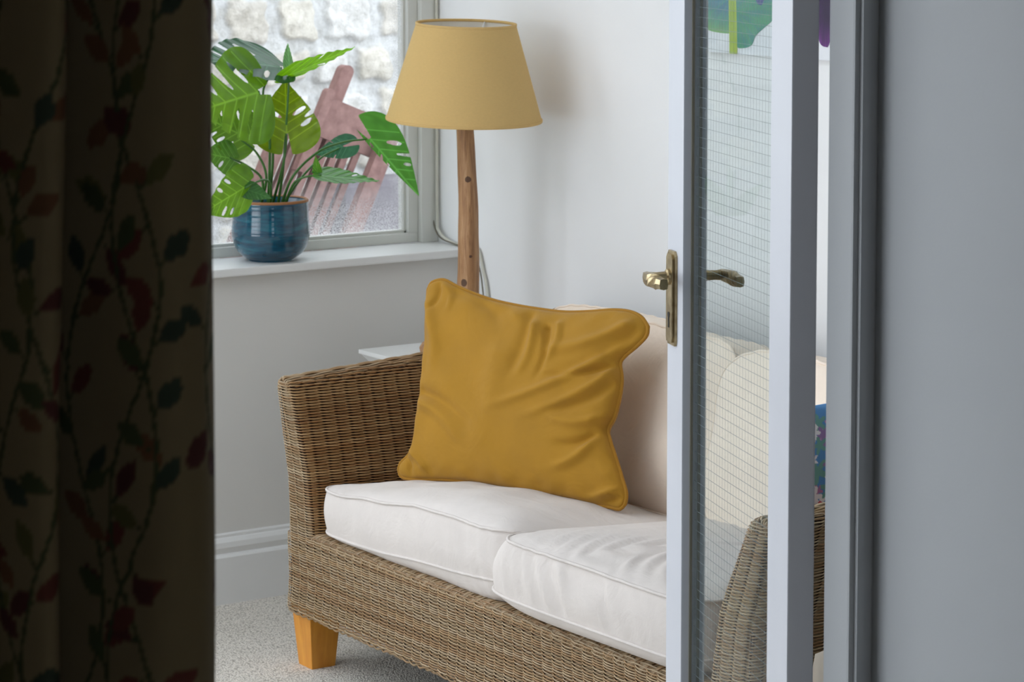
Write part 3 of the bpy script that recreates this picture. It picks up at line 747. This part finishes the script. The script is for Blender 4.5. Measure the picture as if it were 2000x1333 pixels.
folds = [((1222, 690), (1045, 775), .010, .007), ((1232, 712), (1120, 735), .007, -.006), ((1222, 730), (1090, 800), .009, .005),
         ((1086, 650), (1078, 725), .008, -.006), ((1062, 640), (1045, 720), .010, .005), ((1045, 612), (1029, 712), .012, -.004), ((1110, 640), (1098, 700), .008, .004),
         ((905, 570), (975, 622), .012, -.006), ((930, 562), (1010, 615), .010, .005), ((868, 560), (855, 600), .007, -.004), ((880, 560), (890, 600), .007, .004),
         ((846, 600), (862, 700), .016, .006), ((838, 770), (925, 830), .012, -.005), ((836, 790), (905, 850), .012, .004),
         ((1198, 845), (1125, 868), .009, -.006), ((1190, 852), (1120, 905), .010, .006), ((1200, 820), (1120, 820), .010, .005), ((1215, 760), (1120, 800), .010, -.005),
         ((1220, 975), (1110, 982), .007, -.005), ((1210, 960), (1120, 970), .008, .005), ((795, 890), (803, 932), .006, -.006), ((803, 880), (840, 935), .007, .005),
         ((1240, 640), (1120, 680), .012, .006), ((1250, 660), (1140, 720), .010, -.004), ((1000, 700), (960, 850), .03, .004), ((900, 690), (1010, 900), .03, -.003)]
def seg_ridge(X, Y, p, q, w, amp):
    p, q = pl(*p), pl(*q); d = q-p; L = np.hypot(*d); d = d/L; t = ((X-p[0])*d[0]+(Y-p[1])*d[1])/L; s = -(X-p[0])*d[1]+(Y-p[1])*d[0]
    s = s-.012*np.sin(t*2.5)
    tp = np.where(t < 0, np.exp(-(t/.12)**2), np.where(t > 1, np.exp(-((t-1)/.25)**2), 1))*(1-.5*np.clip(t, 0, 1))
    return 2.3*amp*np.exp(-(s/w)**2)*tp
FZ = sum(seg_ridge(XY[..., 0], XY[..., 1], *f_) for f_ in folds)
wr = .0022*np.sin(XY[..., 0]*46+3*np.sin(XY[..., 1]*21))*np.clip(1-puff, 0, 1)*1.3
edge = np.clip(np.minimum.reduce([UU, 1-UU, VV, 1-VV])*18, 0, 1)
ripple = (.0035*np.sin(UU*57+1)*G(VV-1, .06)+.003*np.sin(UU*64)*G(VV, .06)+.004*np.sin(VV*49)*G(UU-1, .06)+.003*np.sin(VV*40+2)*G(UU, .06))
front = .062*puff+(FZ+wr)*edge+ripple*edge; backz = -.055*puff
bend = .012*np.sin(VV*PI)*(UU-.5)+ .010*np.cos(UU*PI*2)*VV
def P3(xy, h): return PO+xy[..., :1]*e1+xy[..., 1:]*e2+(h[..., None])*nn
Vf = P3(XY, front+bend).reshape(-1, 3); Vb = P3(XY, backz+bend).reshape(-1, 3)
idx = np.arange(NP*NP).reshape(NP, NP)
ff = np.stack([idx[:-1, :-1], idx[1:, :-1], idx[1:, 1:], idx[:-1, 1:]], -1).reshape(-1, 4)
ring = np.r_[idx[:, 0], idx[-1, 1:], idx[::-1, -1][1:], idx[0, ::-1][1:-1]]
pil = thing('mustard_pillow', 'large mustard yellow velvet pillow with piped edge leaning on the sofa', 'pillow', tuple(PO))
Vall = np.vstack([Vf, Vb]); fall = np.vstack([ff, ff[:, ::-1]+NP*NP])
mk('cover', Vall, fall, M['mustard'], pil, tuple(PO))
pv, pf = loop_tube(Vf[ring], .0042, 8); mk('piping', pv, pf, M['mustard_pipe'], pil, tuple(PO))

# ------------------------------------------------------------------ side table and lamp
TX0, TX1, TY0, TY1, TZ = 3.160, 3.525, 4.995, 5.310, .58
tb = thing('side_table', 'small white painted side table between the sofa arm and window wall', 'table', ((TX0+TX1)/2, (TY0+TY1)/2, 0)); TO = tb.location
def chamf(px, py, pz):
    k = 1 if pz > TZ-.012 else .93
    cx, cy = (TX0+TX1)/2, (TY0+TY1)/2; return (cx+(px-cx)*k, cy+(py-cy)*k, pz)
B().box(TX0, TX1, TY0, TY1, TZ-.010, TZ, .002).mk('tabletop', M['trim'], tb, TO)
B().box(TX0+.004, TX1-.004, TY0+.004, TY1-.004, TZ-.026, TZ-.010, 0, chamf).mk('edge_molding', M['trim'], tb, TO)
B().box(TX0+.03, TX1-.03, TY0+.03, TY1-.03, TZ-.10, TZ-.026).mk('apron', M['trim'], tb, TO)
for x in (TX0+.045, TX1-.045):
    for y in (TY0+.045, TY1-.045): B().box(x-.018, x+.018, y-.018, y+.018, 0, TZ-.03, .002).mk('leg', M['trim'], tb, TO)
LX, LY = 3.335, 5.12
lp = thing('table_lamp', 'tall rustic wooden post lamp with tapered yellow shade on the side table', 'lamp', (LX, LY, TZ)); LO = lp.location
B().lathe([(0, 0), (.100, 0), (.108, .006), (.110, .014), (.104, .024), (.085, .029), (.03, .031), (0, .031)], (LX, LY, TZ), 56).mk('base', M['post'], lp, LO, True)
zz = np.linspace(0, 1, 44); k = 22
ax = [(LX+.003*math.sin(t*4.2)-.003*t, LY-.004*(1-t)+.002*math.sin(t*7), TZ+.028+(1.098-TZ-.028)*t) for t in zz]
V, F = [], []
for i, (t, c) in enumerate(zip(zz, ax)):
    r = .0270-.0075*t
    for j in range(k):
        a = 2*PI*j/k; rr = r*(1+.035*math.sin(3*a+1.3)+.025*math.sin(5*a+t*6)+.02*math.sin(t*23+a))
        V.append((c[0]+rr*math.cos(a), c[1]+rr*math.sin(a), c[2]))
F = [(i*k+j, i*k+(j+1) % k, (i+1)*k+(j+1) % k, (i+1)*k+j) for i in range(43) for j in range(k)]+[tuple(range(43*k, 44*k))]
mk('post', V, F, M['post'], lp, LO)
tx, ty, tz = ax[-1]
B().tube([(tx, ty, tz), (tx, ty, tz+.014), (tx, ty, tz+.016)], [.0165, .0165, .010], 24).tube([(tx, ty, tz+.01), (tx, ty, tz+.075)], .012, 20).mk('lamp_holder', M['chrome'], lp, LO, True)
# shade, slightly askew
SCn = Vector((LX-.009, LY, 1.115)); down = Vector((-F_.x, -F_.y, 0)).normalized()   # towards the viewer side
tiltq = (Matrix.Rotation(math.radians(2.3), 3, Vector((R_.x, R_.y, 0))) @ Matrix.Rotation(math.radians(1.4), 3, Vector((F_.x, F_.y, 0)).normalized()))
def shv(rp, kk=72, wall=None):
    v, f = lathe(rp, (0, 0, 0), kk); return [tuple(SCn+tiltq @ Vector(p)) for p in v], f
r0, r1, sh = .1755, .1125, .214
v, f = shv([(r0, 0), (r0*.75+r1*.25, sh*.25), ((r0+r1)/2, sh/2), (r0*.25+r1*.75, sh*.75), (r1, sh)], 96); shade = mk('lamp_shade', v, f, M['shade'], lp, LO)
v, f = shv([(r0-.0018, 0.0005), (r1-.0018, sh-.0005)], 96); mk('shade_lining', v, f, M['liner'], shade, LO)
for rr, z in ((r0, .0), (r1, sh)):
    v, f = shv([(rr+.0012, z-.003), (rr+.0018, z), (rr+.0012, z+.003), (rr-.003, z+.003), (rr-.003, z-.003), (rr+.0012, z-.003)], 96); mk('rim_tape', v, f, M['shade'], shade, LO)
b = B()
for a in (.6, .6+2*PI/3, .6+4*PI/3):
    p0 = SCn+tiltq @ Vector((0.02*math.cos(a), .02*math.sin(a), .07)); pm = SCn+tiltq @ Vector((r1*.72*math.cos(a), r1*.72*math.sin(a), sh*.80)); p1_ = SCn+tiltq @ Vector(((r1-.002)*math.cos(a), (r1-.002)*math.sin(a), sh-.003))
    b.tube([p0, pm, p1_], .0022, 8)
b.mk('shade_carrier', M['trim'], lp, LO, True)
b = B(); b.lathe([(.012, 0), (.014, .02), (.028, .055), (.030, .075), (.022, .096), (0, .104)], (tx, ty, tz+.075), 24)
b.mk('bulb', M['liner'], lp, LO, True)

# cables in the corner
xc = XB-.005
pts = smooth_path([(xc-.004, 5.575, 2.45), (xc-.004, 5.572, 1.9), (xc-.003, 5.574, 1.365), (xc-.004, 5.572, 1.05), (xc-.005, 5.570, .84), (xc-.008, 5.555, .800), (xc-.006, 5.50, .7795), (xc-.004, 5.44, .7795), (xc-.003, 5.400, .7785), (xc-.002, 5.385, .762), (xc-.002, 5.372, .728), (xc-.002, 5.352, .67), (xc-.002, 5.33, .5), (xc-.002, 5.33, .25), (xc-.02, 5.33, .17)], 140)
b = B(); b.tube(pts, .0038, 8); tag(b.mk('white_cable', M['cable'], None, (xc, 5.57, .78), True), 'thick cream cable running down the corner beside the window and along the sill', 'cable', None)
pts = smooth_path([(xc-.006, 5.590, 2.45), (xc-.006, 5.592, 1.30), (xc-.006, 5.590, 1.0), (xc-.008, 5.588, .86), (xc-.010, 5.562, .795), (xc-.010, 5.49, .779), (xc-.009, 5.42, .778), (xc-.008, 5.402, .776), (xc-.008, 5.388, .75), (xc-.008, 5.366, .69), (xc-.008, 5.34, .5), (xc-.008, 5.34, .2)], 120)
b = B(); b.tube(pts, .0019, 6); tag(b.mk('thin_cable', M['cable_dark'], None, (xc, 5.58, .78), True), 'thin grey cable hugging the window corner beside the thicker cream one', 'cable')

# ------------------------------------------------------------------ picture on the back wall
PY0, PY1, PZ0, PZ1, PXX = 4.515, 3.75, 1.288, 1.95, XB-.022
pic = thing('canvas_print', 'frameless white canvas print of green lotus leaves on the back wall', 'picture', (XB, (PY0+PY1)/2, PZ0))
B().box(PXX, XB-.001, PY1, PY0, PZ0, PZ1, .002).mk('canvas', M['canvas'], pic, pic.location)
lotus = attr_mat('printed_ink', .6).m
def onback(px, py):
    d = F_*FPX+R_*(px-CXP)-U_*(py-YPP); k = (PXX-.0006)/d.x; return (d.y*k, CAMH+d.z*k)
PV, PF, PC = [], [], []
def blob(poly, c_in, c_out, veins=None, dx=0, cen=None):
    P = smooth_path([(a, b_, 0) for a, b_ in poly+[poly[0]]], 90)[:-1, :2]; P = np.array([onback(*p) for p in P])
    c = np.array(onback(*cen)) if cen else P.mean(0); n = len(P); R = 14; base = len(PV)
    PV.append((PXX-.0006-dx, c[0], c[1])); PC.append(c_in)
    rr = np.random.RandomState(int(abs(poly[0][0])))
    tone = .5+.5*np.sin(np.arange(n)/n*2*PI*9)+.4*np.sin(np.arange(n)/n*2*PI*23+1)
    for q in range(1, R+1):
        s = q/R
        for i in range(n):
            p = c+(P[i]-c)*s; PV.append((PXX-.0006-dx, p[0], p[1]))
            k = s**3; col = np.array(c_in)*(1-k)+np.array(c_out)*k
            if veins is not None:
                t = np.clip(tone[i]+.5*math.sin(s*9+i*.11), 0, 1.3); col = col*(1-.35*t)+np.array(veins)*.35*t
            PC.append(col)
    for i in range(n): PF.append((base, base+1+i, base+1+(i+1) % n))
    for q in range(R-1):
        for i in range(n):
            a = base+1+q*n; PF.append((a+i, a+n+i, a+n+(i+1) % n, a+(i+1) % n))
gr, bl, ye = lin((52, 140, 104)), lin((40, 112, 140)), lin((120, 170, 96))
blob([(1436, 66), (1436, -60), (1400, -110), (1340, -90), (1318, -30), (1345, 20), (1378, 55), (1405, 64)], bl, ye, lin((70, 160, 120)), 0, (1432, -10))
blob([(1436, -80), (1500, -110), (1560, -60), (1560, -10), (1520, 30), (1492, 55), (1476, 70), (1468, 88), (1452, 94), (1438, 90), (1433, 60)], gr, lin((70, 150, 110)), bl, .0002, (1434, 20))
blob([(1425, 110), (1422, -160), (1431, -160), (1440, 108)], lin((140, 168, 40)), lin((176, 196, 70)), None, .0004)
blob([(1472, -20), (1495, -16), (1490, 6), (1486, 10), (1478, 4)], lin((30, 52, 120)), lin((34, 60, 130)), None, .0005)
blob([(1585, -60), (1612, -90), (1650, -60), (1640, 40), (1620, 85), (1614, 92), (1600, 80), (1590, 20)], lin((40, 20, 60)), lin((110, 50, 130)), lin((30, 16, 50)), .0004)
PV = [(x, y, max(z, PZ0+.0005)) for x, y, z in PV]
PV = [(x, min(y, PY0-.001), z) for x, y, z in PV]
mk('painted_leaves', PV, PF, lotus, pic, pic.location, True, np.array(PC))

# ------------------------------------------------------------------ plant pot and plant
PX, PYY, PZ = 3.043, 5.508, .774
pl_ = thing('potted_monstera', 'potted monstera with split leaves in a teal glazed pot on the window sill', 'plant', (PX, PYY, PZ)); QO = pl_.location
prof = [(0, 0), (.048, 0), (.052, .002), (.072, .016), (.084, .034), (.0905, .058), (.0905, .075), (.0885, .10), (.0875, .125), (.0875, .140)]
pr = smooth_path([(r, z, 0) for r, z in prof], 60)[:, :2]
prof2 = [(max(0, r)+.0006*math.sin(z*900)*(z > .01), z) for r, z in pr]
B().lathe(prof2+[(.0815, .140), (.0815, .10), (.080, .06), (.05, .04), (0, .04)], (PX, PYY, PZ), 72).mk('pot', M['teal'], pl_, QO, True)
B().lathe([(.0880, .1365), (.0883, .1395), (.0860, .1425), (.0830, .1425), (.0810, .1395)], (PX, PYY, PZ), 72).mk('pot_rim', M['rimclay'], pl_, QO, True)
B().lathe([(.0815, .118), (.05, .124), (0, .125)], (PX, PYY, PZ), 40).mk('soil', M['soil'], pl_, QO, True)

def monstera(base, tip, across_px, halfw, colr, fold=.15, droop=.0, curl=0, slots=None, seed=1, lob=.24, back=False, veinc=None, nl=150, na=110, asym=1):
    """base/tip: world points; across_px: world vector giving the sideways axis of the blade; halfw: half width / length"""
    Bp, Tp = np.array(base), np.array(tip); ld = Tp-Bp; L = np.linalg.norm(ld); ld /= L
    a = np.array(across_px, float); a -= ld*(a@ld); a /= np.linalg.norm(a); n = np.cross(a, ld)
    r = np.random.RandomState(seed)
    l = np.linspace(-lob, 1, nl); s = np.linspace(-1, 1, na); Lg, Sg = np.meshgrid(l, s, indexing='ij')
    lm = np.clip((Lg+lob)/(1+lob), 0, 1)
    Wd = halfw*(np.sin(PI*np.clip(lm, 0, 1)**.62))**.72*(1-.10*lm)
    Wd = np.maximum(Wd*(1-.38*lm**3), .002)
    Wd = Wd*np.where(Sg < 0, asym, 1); A = Wd*Sg; q = Lg-.52*np.abs(A)/halfw*.8
    keep = np.ones_like(A, bool)
    # sinus between the two basal lobes
    keep &= ~((Lg < 0) & (np.abs(A) < .02+.16*(-Lg)))
    rad = np.abs(Sg)
    rim = np.ones_like(A)
    sl = slots if slots is not None else [(.04, .42, .86, .034), (.22, .34, .74, .034), (.25, .88, 1.2, .020), (.42, .46, 1.25, .036)]
    vein = np.zeros_like(A)
    for sgn in (-1, 1):
        for (q0, ra, rb, w) in sl:
            qq = q0+.03*r.randn(); ra_, rb_ = ra+.05*r.randn(), rb
            t = (rad-ra_)/(max(rb_, ra_+.1)-ra_); pr_ = np.sqrt(np.clip(t*(1-t)*4, 0, 1)) if rb_ <= 1 else np.sqrt(np.clip(t*1.6, 0, 1))
            hole = (np.abs(q-qq) < w*pr_) & (t > 0) & (t < 1) & (np.sign(Sg) == sgn)
            keep &= ~hole
    for qv in (-.16, .02, .19, .36, .54, .71): vein = np.maximum(vein, G(q-qv, .010)*(rad < .93))
    vein = np.maximum(vein, G(A, .011))
    z = -fold*np.abs(A)*L*1.0+curl*(A**2)*L*1.2-droop*np.clip(Lg, 0, 1)**2*L
    z += .007*L*np.sin(q*30)*rad**1.5+.004*L*np.sin(Lg*9+A*7)-vein*.003*L
    P = Bp+ld*(Lg*L)[..., None]+a*(A*L)[..., None]+n*z[..., None]
    P[..., 2] -= droop*.5*L*np.clip(Lg, 0, 1)**2
    c0 = np.array(lin(colr)); cv = np.array(lin(veinc or tuple(min(255, int(v_*1.25+26)) for v_ in colr)))
    tone = (.86+.28*vnoise(Lg*4+seed, Sg*3+2, 5, 2.2))[..., None]
    C_ = c0*tone*(1-.6*vein[..., None])+cv*.6*vein[..., None]
    id_ = np.arange(A.size).reshape(A.shape)
    kf = keep[:-1, :-1] & keep[1:, :-1] & keep[1:, 1:] & keep[:-1, 1:]
    fq = np.stack([id_[:-1, :-1], id_[1:, :-1], id_[1:, 1:], id_[:-1, 1:]], -1)[kf]
    used = np.unique(fq); remap = -np.ones(A.size, int); remap[used] = np.arange(len(used))
    return P.reshape(-1, 3)[used], remap[fq], C_.reshape(-1, 3)[used]
def PT(px, py, Y): return at(px, py, Y)
DK, MD, LT, YG = (34, 74, 44), (52, 104, 44), (84, 140, 50), (96, 128, 26)
RX = np.array(R_); UZ = np.array((0, 0, 1.)); FX = np.array((F_.x, F_.y, 0))
IN = (PX, PYY)
# (base px, tip px, depths, across vector, half width, colour, fold, droop, curl, seed)
leaves = [
 # big leaf facing the viewer, tip upwards
 ((560, 262, 5.44), (557, 158, 5.50), RX*1.0+FX*.15+UZ*.12, .60, (104, 134, 30), .10, 0, .2, 11, .38, [(.00, .42, .84, .040), (.27, .30, .85, .040), (.13, .66, 1.25, .045)]),
 # bright leaf reaching up and right
 ((562, 148, 5.44), (696, 94, 5.38), FX*1.0-UZ*.42-RX*.1, .34, (98, 160, 44), .10, .04, .0, 12, .20, [(.3, .5, .9, .02)]),
 ((566, 140, 5.47), (562, 84, 5.50), RX*.7+FX*.8, .24, (104, 156, 96), .2, 0, 0, 13, .10, []),
 # dark leaf at the top left
 ((550, 132, 5.47), (398, 104, 5.38), FX*.95+UZ*.28, .42, (50, 92, 62), .10, .05, .1, 14, .14, [(.12, .35, .8, .030), (.36, .35, 1.25, .03), (.6, .4, 1.2, .025)], .55),
 # mid-green leaf on the left
 ((506, 180, 5.40), (388, 214, 5.30), FX*.5+UZ*.9, .52, (92, 142, 46), .10, .03, .1, 15, .20, [(.06, .30, .80, .030), (.30, .25, 1.25, .042), (.56, .3, 1.25, .040)]),
 # drooping lower left, darker
 ((480, 268, 5.45), (392, 226, 5.42), UZ*.9+RX*.3+FX*.2, .44, (76, 118, 44), .12, -.03, .1, 16, .26, [(.05, .45, .85, .03), (.28, .4, .85, .032), (.5, .5, 1.2, .03)]),
 ((452, 310, 5.42), (398, 298, 5.40), UZ*.9+FX*.4, .52, (80, 128, 56), .1, 0, .1, 17, .30, [(.2, .35, .8, .05)]),
 ((478, 366, 5.38), (398, 416, 5.34), UZ*.85+RX*.35+FX*.3, .46, (92, 142, 46), .10, .02, .1, 18, .26, [(.10, .45, .85, .028), (.34, .4, .9, .034)]),
 ((482, 370, 5.39), (530, 388, 5.36), UZ*.8+FX*.5, .42, (58, 106, 52), .1, .05, .1, 19, .30, []),
 # right leaf hanging towards the frame
 ((722, 270, 5.40), (817, 380, 5.36), UZ*.75+RX*.72+FX*.1, .40, (70, 134, 58), .12, .03, .12, 20, .34, [(.02, .42, .80, .036), (.24, .40, 1.2, .022), (.42, .52, .9, .022)], .18),
 # low right leaf seen almost edge on
 ((626, 343, 5.42), (740, 356, 5.36), FX*.95+UZ*.30, .34, (70, 128, 56), .14, .05, .1, 21, .16, [(.4, .4, .8, .02)]),
 ((622, 346, 5.43), (616, 304, 5.44), RX*.9+FX*.3, .24, (84, 140, 50), .2, 0, 0, 22, .05, []),
 # dark glossy leaf behind the arching stem
 ((670, 286, 5.50), (614, 302, 5.53), UZ*.7+FX*.5, .50, (62, 108, 84), .1, 0, .1, 23, .55, [(.1, .6, 1.2, .02)])]
for k, (b_, t_, ac, hw, colr, fo, dr, cu, sd, lb, so, *asy) in enumerate(leaves):
    v, f, c = monstera(PT(*b_), PT(*t_), ac, hw, colr, fo, dr, cu, so, sd, lb, asym=asy[0] if asy else 1)
    mk('leaf', v, f, M['leaf'], pl_, QO, True, c)
soil = lambda dx, dy: (PX+dx, PYY+dy, PZ+.12)
stems = [
 [soil(.018, 0), PT(553, 330, 5.47), PT(560, 230, 5.45), PT(565, 148, 5.44)],
 [soil(-.005, .0), PT(533, 300, 5.47), PT(522, 220, 5.46), PT(514, 178, 5.45), PT(530, 146, 5.46), PT(550, 132, 5.47)],
 [soil(.0, .012), PT(527, 300, 5.45), PT(524, 240, 5.43), PT(505, 178, 5.40)],
 [soil(.014, .02), PT(551, 330, 5.46), PT(558, 290, 5.45), PT(560, 262, 5.44)],
 [soil(-.022, .01), PT(520, 345, 5.46), PT(502, 300, 5.45), PT(472, 274, 5.45)],
 [soil(-.028, -.005), PT(512, 352, 5.44), PT(482, 324, 5.43), PT(448, 308, 5.42)],
 [soil(-.012, -.02), PT(528, 362, 5.43), PT(512, 352, 5.41), PT(478, 368, 5.38)],
 [soil(.026, .0), PT(572, 345, 5.47), PT(620, 298, 5.45), PT(670, 278, 5.42), PT(716, 272, 5.40)],
 [soil(.030, -.01), PT(572, 362, 5.46), PT(592, 347, 5.44), PT(628, 342, 5.42)],
 [soil(.034, .01), PT(585, 352, 5.48), PT(625, 310, 5.50), PT(662, 290, 5.50)]]
for s in stems:
    P = smooth_path(s, 36); r = np.linspace(.0036, .0022, len(P)); v, f = tube(P, r, 8); mk('stem', v, f, M['petiole'], pl_, QO)

# a second plant further along the sill, behind the curtain; the glass of the door mirrors it
op = thing('white_orchid', 'white flowering plant in a small white pot further along the sill', 'plant', (2.50, 5.50, .774)); OO = op.location
B().lathe([(0, 0), (.04, 0), (.055, .05), (.06, .10), (.052, .10), (.04, .05), (0, .05)], (2.50, 5.50, .774), 32).mk('pot', M['trim'], op, OO, True)
for k, (dx, dz, sgn) in enumerate(((-.12, .10, -1), (.13, .12, 1), (.03, .20, 1))):
    v, f, c = monstera((2.50, 5.50, .86), (2.50+dx*.6, 5.46, .86+dz), (0, .3, 1), .22, (90, 130, 60), .1, .1, 0, [(2, 2, 2, 0)], 40+k, .02, nl=30, na=16); mk('leaf', v, f, M['leaf'], op, OO, True, c)
fl = B(); P = smooth_path([(2.50, 5.50, .86), (2.48, 5.49, 1.10), (2.52, 5.46, 1.25)], 20); v, f = tube(P, .0025, 6); mk('stem', v, f, M['petiole'], op, OO)
white = cloth('white_petals', (240, 236, 220), .7)
for (cx, cz) in ((2.48, 1.02), (2.51, 1.14), (2.52, 1.25)):
    b = B()
    for q in range(5):
        a = q*2*PI/5+cx*9; poly = [(.0, .0), (.016, .018), (.014, .036), (0, .042), (-.014, .036), (-.016, .018)]
        b.prism(poly, lambda x_, y_, d, a=a, cx=cx, cz=cz: (cx+x_*math.cos(a)-y_*math.sin(a), 5.47+d-abs(y_)*.3, cz+x_*math.sin(a)+y_*math.cos(a)), 0, .0015)
    b.mk('flower', white, op, OO)

# ------------------------------------------------------------------ far end of the sofa: floral cushion, pouf
def floral():
    c = np.array((3.125, 3.578, .585)); A = np.array((.30, -.62, 0.)); A /= np.linalg.norm(A)
    t = thing('floral_cushion', 'floral patterned cushion with pink flowers on blue, by the far sofa arm', 'cushion', tuple(c))
    a_ = np.array((.995, .08, 0)); u_ = np.array((.10, -.08, .99)); n_ = np.cross(a_, u_); n_ = n_ if n_[1] > 0 else -n_
    N_ = 170; g = np.linspace(-1, 1, N_); X, Y = np.meshgrid(g, g, indexing='ij'); pf_ = (np.clip(1-X**2, 0, 1)*np.clip(1-Y**2, 0, 1))**.42*.035
    hw = .15; sh_ = 1-.06*(1-np.abs(Y))*np.abs(X)**3
    P = lambda s: (c+a_*(X*hw*sh_)[..., None]+u_*(Y*hw)[..., None]+n_*(s*pf_)[..., None]).reshape(-1, 3)
    cols = np.zeros((N_, N_, 3)); cols[:] = lin((86, 142, 196)); r = np.random.RandomState(5)
    for k in range(230):
        x0, y0, rad = r.uniform(-1, 1), r.uniform(-.7, 1), r.uniform(.08, .17); col = lin([(190, 140, 184), (232, 228, 230), (236, 232, 234), (196, 70, 84), (150, 120, 168), (176, 118, 160), (110, 160, 150)][r.randint(7)])
        ang = np.arctan2(Y-y0, X-x0); d = np.hypot(X-x0, Y-y0); m_ = d < rad*(.7+.3*np.cos(ang*5+k)); cols[m_] = col
    ii = np.arange(N_*N_).reshape(N_, N_); q = np.stack([ii[:-1, :-1], ii[1:, :-1], ii[1:, 1:], ii[:-1, 1:]], -1).reshape(-1, 4)
    mk('cover', np.vstack([P(1), P(-1)]), np.vstack([q, q[:, ::-1]+N_*N_]), attr_mat('floral_cotton', .8).m, t, tuple(c), True, np.vstack([cols.reshape(-1, 3)]*2))
floral()
b = B().box(2.72, 3.08, 2.84, 3.20, 0, .435, .03)
tag(b.mk('pouf', M['dusk'], None, (2.9, 3.02, 0), True), 'beige cube pouf glimpsed between the door hinge and frame', 'footstool')

# ------------------------------------------------------------------ curtain
def curtain():
    NXc, NZc = 560, 620
    s = np.linspace(0, 1, NXc); zc = np.linspace(.04, 2.28, NZc)
    # plan of the folds: (x, y) control points from left to right at y ~ 2.05
    pts = [(.30, 2.02), (.40, 2.08), (.50, 2.02), (.60, 2.08), (.70, 2.01), (.80, 2.07), (.855, 2.045), (.862, 2.09), (.872, 2.03), (.892, 1.985), (.912, 1.995), (.922, 2.06), (.924, 2.10), (.937, 2.11), (.944, 2.05), (.975, 1.965), (1.008, 1.955), (1.032, 1.972), (1.048, 2.0), (1.055, 2.03), (1.050, 2.06), (1.03, 2.075)]
    path, LL = resample(smooth_path([(a, b_, 0) for a, b_ in pts], 400), NXc)
    S = s*LL
    X = np.tile(path[:, 0], (NZc, 1)); Y = np.tile(path[:, 1], (NZc, 1)); Z = np.tile(zc[:, None], (1, NXc))
    fl = 1+.05*(1.2-Z)                                        # folds deepen towards the hem
    Y = 2.03+(Y-2.03)*fl; X = X+.003*np.sin(Z*5+X*20)*(path[None, :, 0] < 1.04)
    Y = Y+.004*np.sin(Z*7+S[None]*30); X = X+.0136*(Z-1.24)
    base = np.array(lin((128, 114, 84))); C_ = np.tile(base, (NZc, NXc, 1))
    SS, ZZ = np.meshgrid(S, zc)
    r = np.random.RandomState(21)
    reds = [lin((98, 50, 40)), lin((106, 72, 46)), lin((80, 40, 36))]; grs = [lin((66, 74, 42)), lin((50, 62, 48)), lin((88, 86, 46))]
    def leafm(x0, z0, ang, ln, wd, col):
        j0, j1 = np.searchsorted(S, [x0-.05, x0+.05]); i0, i1 = np.searchsorted(zc, [z0-.05, z0+.05])
        if j1 <= j0 or i1 <= i0: return
        dx, dz = SS[i0:i1, j0:j1]-x0, ZZ[i0:i1, j0:j1]-z0; u_ = dx*math.cos(ang)+dz*math.sin(ang); w_ = -dx*math.sin(ang)+dz*math.cos(ang)
        t = u_/ln; m_ = (t > 0) & (t < 1) & (np.abs(w_) < wd*np.sin(PI*np.clip(t, 0, 1))**.8)
        C_[i0:i1, j0:j1][m_] = np.array(col)*(.9+.2*r.rand())
    smin = LL-.052*int(LL/.052)
    for v in np.arange(smin, LL, .052):
        z = -.1+r.rand()*.2; x = v; a = 0
        path_ = []
        while z < 2.35:
            a = .55*math.sin(z*17+v*40)+.15*r.randn(); x += .004*a*2.2*.5; z += .006
            path_.append((x, z))
        path_ = np.array(path_)
        xi = np.interp(zc, path_[:, 1], path_[:, 0])
        m_ = np.abs(SS-xi[:, None]) < .0019; C_[m_] = np.array(lin((62, 70, 40)))
        zz = .0; side = 1
        while zz < 2.3:
            x0 = np.interp(zz, path_[:, 1], path_[:, 0]); side = -side; ang = PI/2-side*r.uniform(.3, 1.2)
            if r.rand() < .25: ang = -ang
            st = r.uniform(.006, .012); xe, ze = x0+st*math.cos(ang), zz+st*math.sin(ang)
            leafm(x0, zz, ang, st*1.6, .0012, lin((62, 70, 40)))
            leafm(xe, ze, ang+r.uniform(-.3, .3), r.uniform(.028, .038), r.uniform(.0075, .0098), (reds if r.rand() < .6 else grs)[r.randint(3)])
            zz += r.uniform(.026, .040)
    idx = np.arange(NXc*NZc).reshape(NZc, NXc); q = np.stack([idx[:-1, :-1], idx[:-1, 1:], idx[1:, 1:], idx[1:, :-1]], -1).reshape(-1, 4)
    m = attr_mat('printed_curtain', .9, bumpscale=700, bs=.3)
    a = m.n('ShaderNodeAttribute'); a.attribute_name = 'Col'; tr = m.n('ShaderNodeBsdfTranslucent'); m.l(a.outputs['Color'], tr.inputs[0])
    mix = m.n('ShaderNodeMixShader'); mix.inputs[0].default_value = .12; m.l(m.b.outputs[0], mix.inputs[1]); m.l(tr.outputs[0], mix.inputs[2]); m.l(mix.outputs[0], m.out.inputs[0])
    o = mk('patterned_curtain', np.stack([X, Y, Z], -1).reshape(-1, 3), q, m.m, None, (.9, 2.0, .04), True, C_.reshape(-1, 3))
    tag(o, 'dark beige curtain printed with red and green leafy vines beside the doorway', 'curtain')
    rod = thing('curtain_rod', 'dark metal curtain rod above the doorway', 'curtain rod', (.7, 2.03, 2.3))
    B().tube([(-.4, 2.03, 2.30), (2.6, 2.03, 2.30)], .012, 14).mk('pole', M['brass'], rod, rod.location, True)
    for x in (-.35, 2.55): B().box(x-.01, x+.01, 2.03, 2.149, 2.29, 2.31).mk('bracket', M['brass'], rod, rod.location)
curtain()
